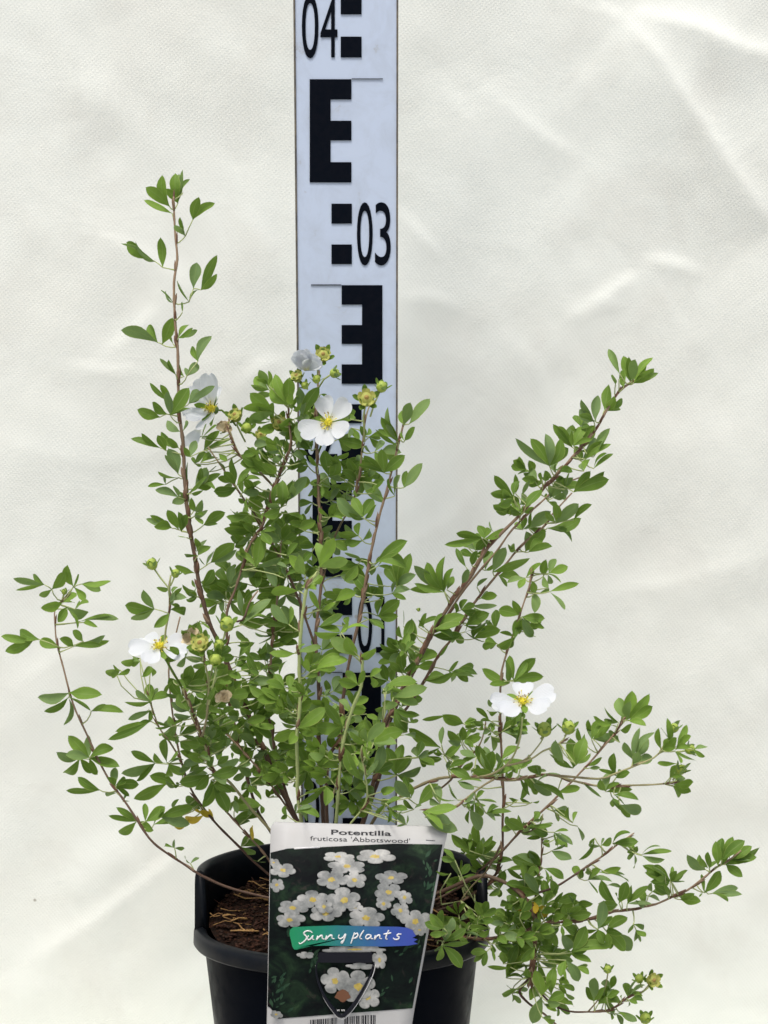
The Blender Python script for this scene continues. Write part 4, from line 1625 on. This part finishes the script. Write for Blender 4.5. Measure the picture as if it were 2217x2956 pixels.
# leaves deeper inside the shrub, on the same stems (their number was judged by eye)
def fill(n, keys, t0, t1, yo, vmin, vmax, size=1.0, yg=0.0, over=False):
    rs = LRS
    for _ in range(n):
        st = STEM[rs.choice(keys)]; i = rs.randrange(int(len(st.p) * t0), max(int(len(st.p) * t1), int(len(st.p) * t0) + 1))
        u, v = st.uv[i]
        if not vmin < v < vmax: continue
        a = rs.uniform(-math.pi, math.pi)
        if math.sin(a) > .5 and rs.random() < .6: a = -a
        pl_ = rs.uniform(25, 60); bx, by = u + math.cos(a) * pl_, v + math.sin(a) * pl_
        L = rs.uniform(48, 72) * size; sp_ = rs.uniform(.45, .8); fs_ = rs.uniform(.55, 1.0)
        def tip(x, y, ang, l): 
            return (x + math.cos(ang) * l, y + math.sin(ang) * l * fs_)
        g = [((bx, by), [(tip(bx, by, a + sp_ * 1.7, L * .85), True), (tip(bx, by, a - sp_ * 1.7, L * .85), True)])]
        b2 = (bx + math.cos(a) * 18, by + math.sin(a) * 18)
        g.append((b2, [(tip(*b2, a, L), True), (tip(*b2, a + sp_, L * .95), True), (tip(*b2, a - sp_, L * .95), True)]))
        if 770 < bx < 1290 and by > 2340: continue
        if not over and 868 < bx < 1150 and rs.random() < .62: continue
        add_leaf(g, st.k, yg * rs.uniform(.5, 1.2), 0.0, .006, yo)
fill(12, 'b', .0, .14, .004, 1130, 1420, .95)
fill(12, 'cH', .05, .2, .004, 1200, 1500, .9)
fill(12, 'gi', .02, .5, .004, 1200, 1800, .8)
fill(8, 'js', .1, .5, .0, 1700, 2700, .7)
fill(54, 'bcDE', .1, .75, .014, 1180, 2250)
fill(34, 'cdH', .1, .8, .012, 1250, 2200)
fill(20, 'CMDb', .1, .7, .01, 1900, 2300)
fill(16, 'ghi', .45, .85, .012, 1850, 2350)
fill(34, 'fJe', .25, .8, .02, 1950, 2335, .95, .45)
fill(20, 'Mbc', .5, .85, .0, 2000, 2335)
fill(12, 'BA', .1, .7, .0, 1900, 2250, .9, .2)
fill(22, 'cfdE', .62, .86, -.006, 1880, 2320, .9, .4, True)
fill(12, 'f', .3, .8, -.002, 1950, 2330, .85, .6, True)
fill(14, 'efJ', .45, .75, .002, 1980, 2330, .85, .6)
fill(14, 's', .55, .8, -.004, 2600, 2760, .85)
fill(26, 'r', .05, .5, .012, 2600, 2850)
# branches with their foliage
for k, s in STEM.items():
    mb = MB(); n_ = len(s.p); cs = []
    for i in range(n_):
        t = float(s.t[i]); age = min(1, max(0, (t - .12) * 2.0)) * (1 - .6 * s.green); cs.append((age, s.green * (1 - .75 * min(1, t * 1.1)) if s.green < 1 else 1 - .85 * max(0, t - .72) * 3, 0))
    rad = [r * (1 + .14 * math.sin(i * 1.7) * (1 if i % 3 == 0 else .3)) for i, r in enumerate(s.rad)]
    tube(mb, s.p, rad, 8, 0, cs)
    for i, d in s.nodes:      # brown sheaths where the leaf stalks leave the stem
        if s.green >= .8 and LRS.random() < .5: continue
        p = s.p[i]; up = (s.p[max(i - 1, 0)] - s.p[min(i + 1, n_ - 1)]); up = up.normalized() if up.length > 0 else Vector((0, 0, 1)); d = d.normalized(); r = float(s.rad[i])
        tube(mb, [p - up * .001, p + up * .0006 + d * r * .5, p + up * .0028 + d * (r + .0003), p + up * .0044 + d * (r + .0007)], [r * .9, r * 1.25, r * .7 + .0001, .00008], 6, 0, (.2, 0, .85 if LRS.random() < .7 else .3))
    o = mb.build('branch', M_STEM, shrub)
    if s.green >= .9: o['label'] = 'pale green young shoot'
    if s.leaves:
        f = MB()
        for q in s.leaves: f.add(q.v, q.f, 0, q.uv, q.c); f.mi[-len(q.mi):] = q.mi
        f.build('foliage', [M_LEAF, M_STEM], o, origin=shrub.location)
for q in YELLOW:
    o = q.build('yellow_leaf', [M_LEAF, M_STEM], shrub); o['label'] = 'withering yellow leaf'
# ------------------------------------------------------------------ flowers and buds
def ell(mb, c, ax, r, h, nseg=12, nr=7, mi=0, colr=(.5, .3, 0), rs=None):
    s, t = frame(ax); ax = ax.normalized(); vs_ = []; uv = []
    for i in range(nr + 1):
        a = math.pi * i / nr
        for j in range(nseg):
            b = 2 * math.pi * j / nseg; k = 1 + (rs.uniform(-.08, .08) if rs else 0) + .05 * math.cos(5 * b)
            vs_.append(c + ax * (-math.cos(a) * h) + (s * math.cos(b) + t * math.sin(b)) * (math.sin(a) * r * k)); uv.append((j / nseg, i / nr))
    mb.add(vs_, [(i * nseg + j, i * nseg + (j + 1) % nseg, (i + 1) * nseg + (j + 1) % nseg, (i + 1) * nseg + j) for i in range(nr) for j in range(nseg)], mi, uv, colr)
def blade(mb, b, tp, nrm, ratio, fold, curl, c, mi=0, prof=PROF, ruf=0.0, rs=None, cols=5):
    d = tp - b; L = d.length; d.normalize(); s = d.cross(nrm).normalized(); nn = s.cross(d); vs_ = []; uv = []; ph = rs.random() * 6 if rs else 0
    for t, wv in prof:
        for j in range(cols):
            a = -1 + 2 * j / (cols - 1)
            notch = -(.06 * L) * (1 - abs(a)) ** 2 * max(0, (t - .9) * 10) if ruf else 0
            vs_.append(b + d * (L * t + notch) + s * (a * wv * L * ratio * .5) + nn * (fold * a * a * wv * L * ratio * .5 + curl * L * t * t + ruf * L * t * math.sin(5 * a + ph + 3 * t))); uv.append((.5 + .5 * a, t))
    k = len(prof); mb.add(vs_, [(i * cols + j, i * cols + j + 1, (i + 1) * cols + j + 1, (i + 1) * cols + j) for i in range(k - 1) for j in range(cols - 1)], mi, uv, c)
PPET = [(0, .12), (.08, .22), (.2, .42), (.35, .68), (.5, .87), (.64, .98), (.77, 1.0), (.87, .90), (.94, .72), (.98, .50), (1, .34)]
def flower(cx, cy, y, tips, Lp, side, rs, stalk=None, centre=1.0, cup=.10):
    c0 = P(cx, cy, y); T = []
    for i, (u, v, sg) in enumerate(tips):
        p0 = P(u, v, y); l = (p0 - c0).length; dy = math.sqrt(max(0, Lp * Lp - l * l)) * sg; T.append(P(u, v, y + dy))
    nrm = Vector((0, 0, 0)); n_ = len(T)
    for i in range(n_): nrm += (T[i] - c0).normalized().cross((T[(i + 1) % n_] - c0).normalized())
    if side is not None: nrm = Vector(side)
    elif nrm.dot(CAM - c0) < 0: nrm = -nrm
    if side is None: nrm = nrm.normalized() + (CAM - c0).normalized() * .75
    nrm.normalize()
    mb = MB(); ell(mb, c0 - nrm * .0012, nrm, .0022, .0019, 12, 6, 0, (.5, .3, 0), rs)
    if stalk: tube(mb, [c0 - nrm * .002] + [P(*q) for q in stalk], [.0005] * (len(stalk) + 1), 6, 0, (.5, .3, 0))
    f = mb.build('flower', M_LEAF, shrub)
    for i, tp in enumerate(T):
        m2 = MB(); blade(m2, c0 + (tp - c0) * .08 + nrm * (.00012 * i), tp + nrm * (.00025 * i), nrm, rs.uniform(.70, .80), rs.uniform(.10, .3), cup + rs.uniform(-.10, .10), (0, 0, 0), 0, PPET, .018, rs, 9)
        m2.build('petal', M_PETAL, f)
    m3 = MB()
    for i in range(5):      # sepals between the petals
        a = (T[i] - c0).normalized() + (T[(i + 1) % n_] - c0).normalized()
        if a.length < .2: continue
        a.normalize(); blade(m3, c0 - nrm * .0004, c0 - nrm * .0008 + a * Lp * .62, nrm, .34, .2, 0, (.5, .55, .0), 0); 
        b = (T[i] - c0).normalized(); blade(m3, c0 - nrm * .0010, c0 - nrm * .0022 + b * Lp * .5, nrm, .26, .2, 0, (.4, .25, 0), 0)
    m3.build('sepals', M_LEAF, f)
    m4 = MB(); ell(m4, c0 + nrm * .0006, nrm, .0019 * centre, .0013, 14, 7, 0, (0, 0, 0), rs)
    s, t = frame(nrm)
    for i in range(26):
        a = rs.random() * 6.283; rr = rs.uniform(.0014, .0044) * centre; e = c0 + (s * math.cos(a) + t * math.sin(a)) * rr + nrm * rs.uniform(.0018, .0036)
        st_ = c0 + (s * math.cos(a) + t * math.sin(a)) * rr * .35 + nrm * .0006
        tube(m4, [st_, (st_ + e) * .5 + nrm * .0004, e], .00010, 4, 0); ell(m4, e, (e - st_), .00030, .00042, 6, 4, 0 if rs.random() < .45 else 1)
    for i in range(40):
        a = rs.random() * 6.283; rr = rs.uniform(0, .0018) * centre; e = c0 + (s * math.cos(a) + t * math.sin(a)) * rr + nrm * .0023
        tube(m4, [e - nrm * .001, e], .00018, 4, 0)
    m4.build('stamens', [M_STAMEN, M_ANTHER], f)
    return f
FR = random.Random(21)
def loc(sh, x, y): q = CR_S[sh]; return (q[0] + x * q[2], q[1] + y * q[2])
def tp(sh, *l): return [(*loc(sh, x, y), sg) for x, y, sg in l]
o = flower(*loc('I', 688, 748), .022, tp('I', (648, 556, 1), (862, 590, 1), (838, 840, -1), (652, 938, -1), (462, 845, -1)), .0125, None, FR, [(*loc('I', 640, 900), .03), (*loc('I', 600, 1000), .034)])
o['label'] = 'open white flower facing the camera'
o = flower(*loc('E', 955, 555), -.045, tp('E', (770, 572, -1), (862, 498, 1), (1110, 525, 1), (1118, 612, -1), (880, 655, -1)), .0132, None, FR, [(*loc('E', 1010, 660), -.04), (*loc('E', 1090, 800), -.03)], cup=.02)
o['label'] = 'open white flower seen from the side at the left'
o = flower(*loc('K', 315, 312), -.07, tp('K', (85, 335, -1), (318, 168, 1), (545, 245, 1), (500, 375, -1), (165, 400, -1)), .0142, None, FR, [(*loc('K', 318, 380), -.072), (*loc('K', 300, 480), -.07), (*loc('K', 270, 600), -.065)], cup=.05)
o['label'] = 'open white flower seen from slightly above at the right'
A0, A1 = CR_S['A'][:2]
o = flower(*loc('A', 868, 2022), .035, tp('A', (858, 1735, 1), (905, 1900, 1), (820, 2200, -1), (650, 2110, -1), (720, 1830, 1)), .0155, (-.55, -.80, .20), FR, [(*loc('A', 940, 2030), .036), (*loc('B', 940, 160), .037), (*loc('B', 1000, 240), .037)], cup=.12)
o['label'] = 'white flower turned sideways behind the tall left stem'
# a loose petal of that flower hanging lower
m2 = MB(); blade(m2, P(*loc('B', 690, 250), .034), P(*loc('B', 575, 430), .03), Vector((-.2, -.95, .2)), .62, .15, .05, (0, 0, 0), 0, PPET, .02, FR, 9); m2.build('petal', M_PETAL, o)
def bud(cx, cy, y, r, ax, kind='bud', stalk=None, open_=.9, seps=5, col=None):
    c0 = P(cx, cy, y); ax = Vector(ax).normalized(); rr = r * M_px * .86; mb = MB()
    ell(mb, c0, ax, rr, rr * (1.05 if kind == 'bud' else .75), 14, 8, 0, (.5, .8, 0), FR)
    if kind == 'spent':      # open cup with a dark middle
        s, t = frame(ax)
        for i in range(5):
            a = 2 * math.pi * (i + .2) / 5; d = s * math.cos(a) + t * math.sin(a)
            blade(mb, c0 + ax * rr * .2, c0 + d * rr * 1.25 + ax * rr * .55, ax, .85, .3, .1, (0, 0, 0), 0, PPET, .03, FR, 5)
        ell(mb, c0 + ax * rr * .55, ax, rr * .38, rr * .35, 10, 5, 1, (0, 0, 0), FR)
    f = mb.build('flower_bud' if kind == 'bud' else 'spent_flower', [M_BUD if kind == 'bud' else M_HYP, M_ANTHER], shrub)
    s, t = frame(ax); m = MB(); ph = FR.random() * 6
    for i in range(seps):
        a = 2 * math.pi * i / seps + ph; d = s * math.cos(a) + t * math.sin(a)
        blade(m, c0 - ax * rr * .6 + d * rr * .4, c0 + d * rr * (1.1 + open_) + ax * rr * FR.uniform(.2, 1.0), (ax - d * .2), .42, .25, .15, (FR.random(), .25, 0), 0)
        a += math.pi / seps; d = s * math.cos(a) + t * math.sin(a)
        blade(m, c0 - ax * rr * .7 + d * rr * .3, c0 + d * rr * 1.02 + ax * rr * FR.uniform(.5, 1.1), d, .55, .3, -.1, (FR.random(), .45, 0), 0)
    m.build('sepals', M_LEAF, f)
    if stalk:
        m = MB(); tube(m, [c0 - ax * rr * .6] + [P(*q) for q in stalk], .00042, 6, 0, (.4, .9, 0)); m.build('flower_stalk', M_STEM, f)
    return f
def B_(sh, x, y, yy, r, ax, kind='bud', st=None, **kw):
    return bud(*loc(sh, x, y), yy, r, ax, kind, [(*loc(sh, a, b), yy + c) for a, b, c in st] if st else None, **kw)
B_('E', 910, 60, -.03, 17, (-.3, -.2, .9), st=[(960, 140, .0), (1008, 200, 0), (1015, 260, 0)])
B_('E', 1050, 115, -.03, 13, (.2, -.3, .9), st=[(1020, 190, 0)])
B_('E', 1358, 420, -.045, 22, (.2, -.4, .85), st=[(1340, 500, 0), (1290, 600, .01), (1250, 780, .015)])
B_('E', 1205, 540, -.047, 24, (-.2, -.75, .4), 'spent', st=[(1215, 640, 0)])
B_('E', 1290, 632, -.05, 19, (-.1, -.8, .4), st=[(1290, 720, 0), (1250, 900, .005)])
B_('E', 1310, 545, -.045, 16, (.3, -.4, .8), st=[(1320, 640, 0)])
B_('E', 385, 225, -.02, 9, (.1, -.1, .95), st=[(370, 280, 0)])
B_('K', 467, 502, -.066, 22, (-.1, -.3, .9), st=[(440, 570, 0)])
B_('K', 637, 490, -.065, 20, (.0, -.3, .95), st=[(610, 550, 0)])
B_('K', 1380, 492, -.065, 14, (.1, -.2, .95), st=[(1330, 620, 0)])
B_('K', 1492, 642, -.065, 15, (.8, -.3, .4), st=[(1400, 660, 0)])
B_('K', 1430, 785, -.06, 15, (.5, -.3, .8), st=[(1370, 860, 0)])
B_('F', 1195, 945, -.035, 13, (-.1, -.3, .95))
B_('F', 1412, 1008, -.03, 15, (-.2, -.5, .8), st=[(1430, 1070, 0)])
B_('F', 1500, 1020, -.035, 20, (.3, -.9, .3), 'spent', st=[(1470, 1070, 0), (1420, 1110, .005)])
B_('F', 1452, 1280, -.03, 18, (-.1, -.5, .8), st=[(1470, 1360, 0)])
B_('I', 645, 215, .03, 21, (.0, -.85, .35), 'spent', st=[(600, 300, .004), (600, 450, .01)])
B_('I', 988, 560, .0, 24, (.05, -.9, .3), 'spent', st=[(965, 700, .003), (975, 900, .01)])
B_('I', 1110, 462, .0, 17, (.3, -.4, .8), st=[(1050, 600, 0), (1020, 700, .0)])
B_('I', 735, 352, .026, 15, (.9, -.2, .2), st=[(650, 400, .003), (600, 480, .006)])
B_('I', 440, 385, .02, 17, (-.3, -.6, .5), 'spent', st=[(520, 480, .005)])
B_('I', 498, 450, .02, 12, (-.2, -.6, .6))
B_('I', 590, 400, .02, 13, (.1, -.4, .8))
B_('B', 1090, 258, .028, 17, (.2, -.8, .4))
B_('B', 1000, 160, .032, 20, (-.3, -.7, .5), 'spent', st=[(1010, 240, .0), (1080, 380, .003)])
B_('B', 1370, 225, .036, 22, (.1, -.8, .4), 'spent')
B_('B', 900, 270, .034, 12, (-.5, -.6, .5), 'spent')
B_('B', 1210, 330, .04, 16, (.2, -.7, .5), 'spent')
B_('J', 1250, 640, .02, 6, (0, 0, 1))
def wilted(cx, cy, y, size, name, m_, lab, n_, spread):
    mb = MB(); c0 = P(cx, cy, y)
    for i in range(n_):
        a = FR.uniform(-spread, spread) - math.pi / 2; b = c0 + Vector((FR.gauss(0, .0008), FR.gauss(0, .0008), -.001))
        e = c0 + Vector((math.cos(a) * size * FR.uniform(.5, 1), FR.uniform(-.5, .3) * size, -math.sin(a) * size * FR.uniform(.6, 1.05)))
        blade(mb, b, e, Vector((FR.gauss(0, .5), -1, FR.gauss(.2, .4))).normalized(), FR.uniform(.8, 1.2), FR.uniform(.2, .9), FR.uniform(-.3, .3), (0, 0, 0), 0, PPET, .06, FR, 7)
    o = mb.build(name, m_, shrub); o['label'] = lab
wilted(*loc('I', 510, 310), .022, .0082, 'wilted_flower', M_PETAL, 'crumpled white fading flower', 9, 1.0)
wilted(*loc('E', 1140, 520), -.04, .006, 'wilted_flower', M_SPENT, 'dried tan petals', 6, 1.0)
wilted(*loc('C', 440, 1000), -.045, .0045, 'wilted_flower', M_SPENT, 'shrivelled brown petals', 5, 1.4)
wilted(*loc('B', 905, 270), .03, .0045, 'wilted_flower', M_SPENT, 'shrivelled brown petals', 5, 1.4)
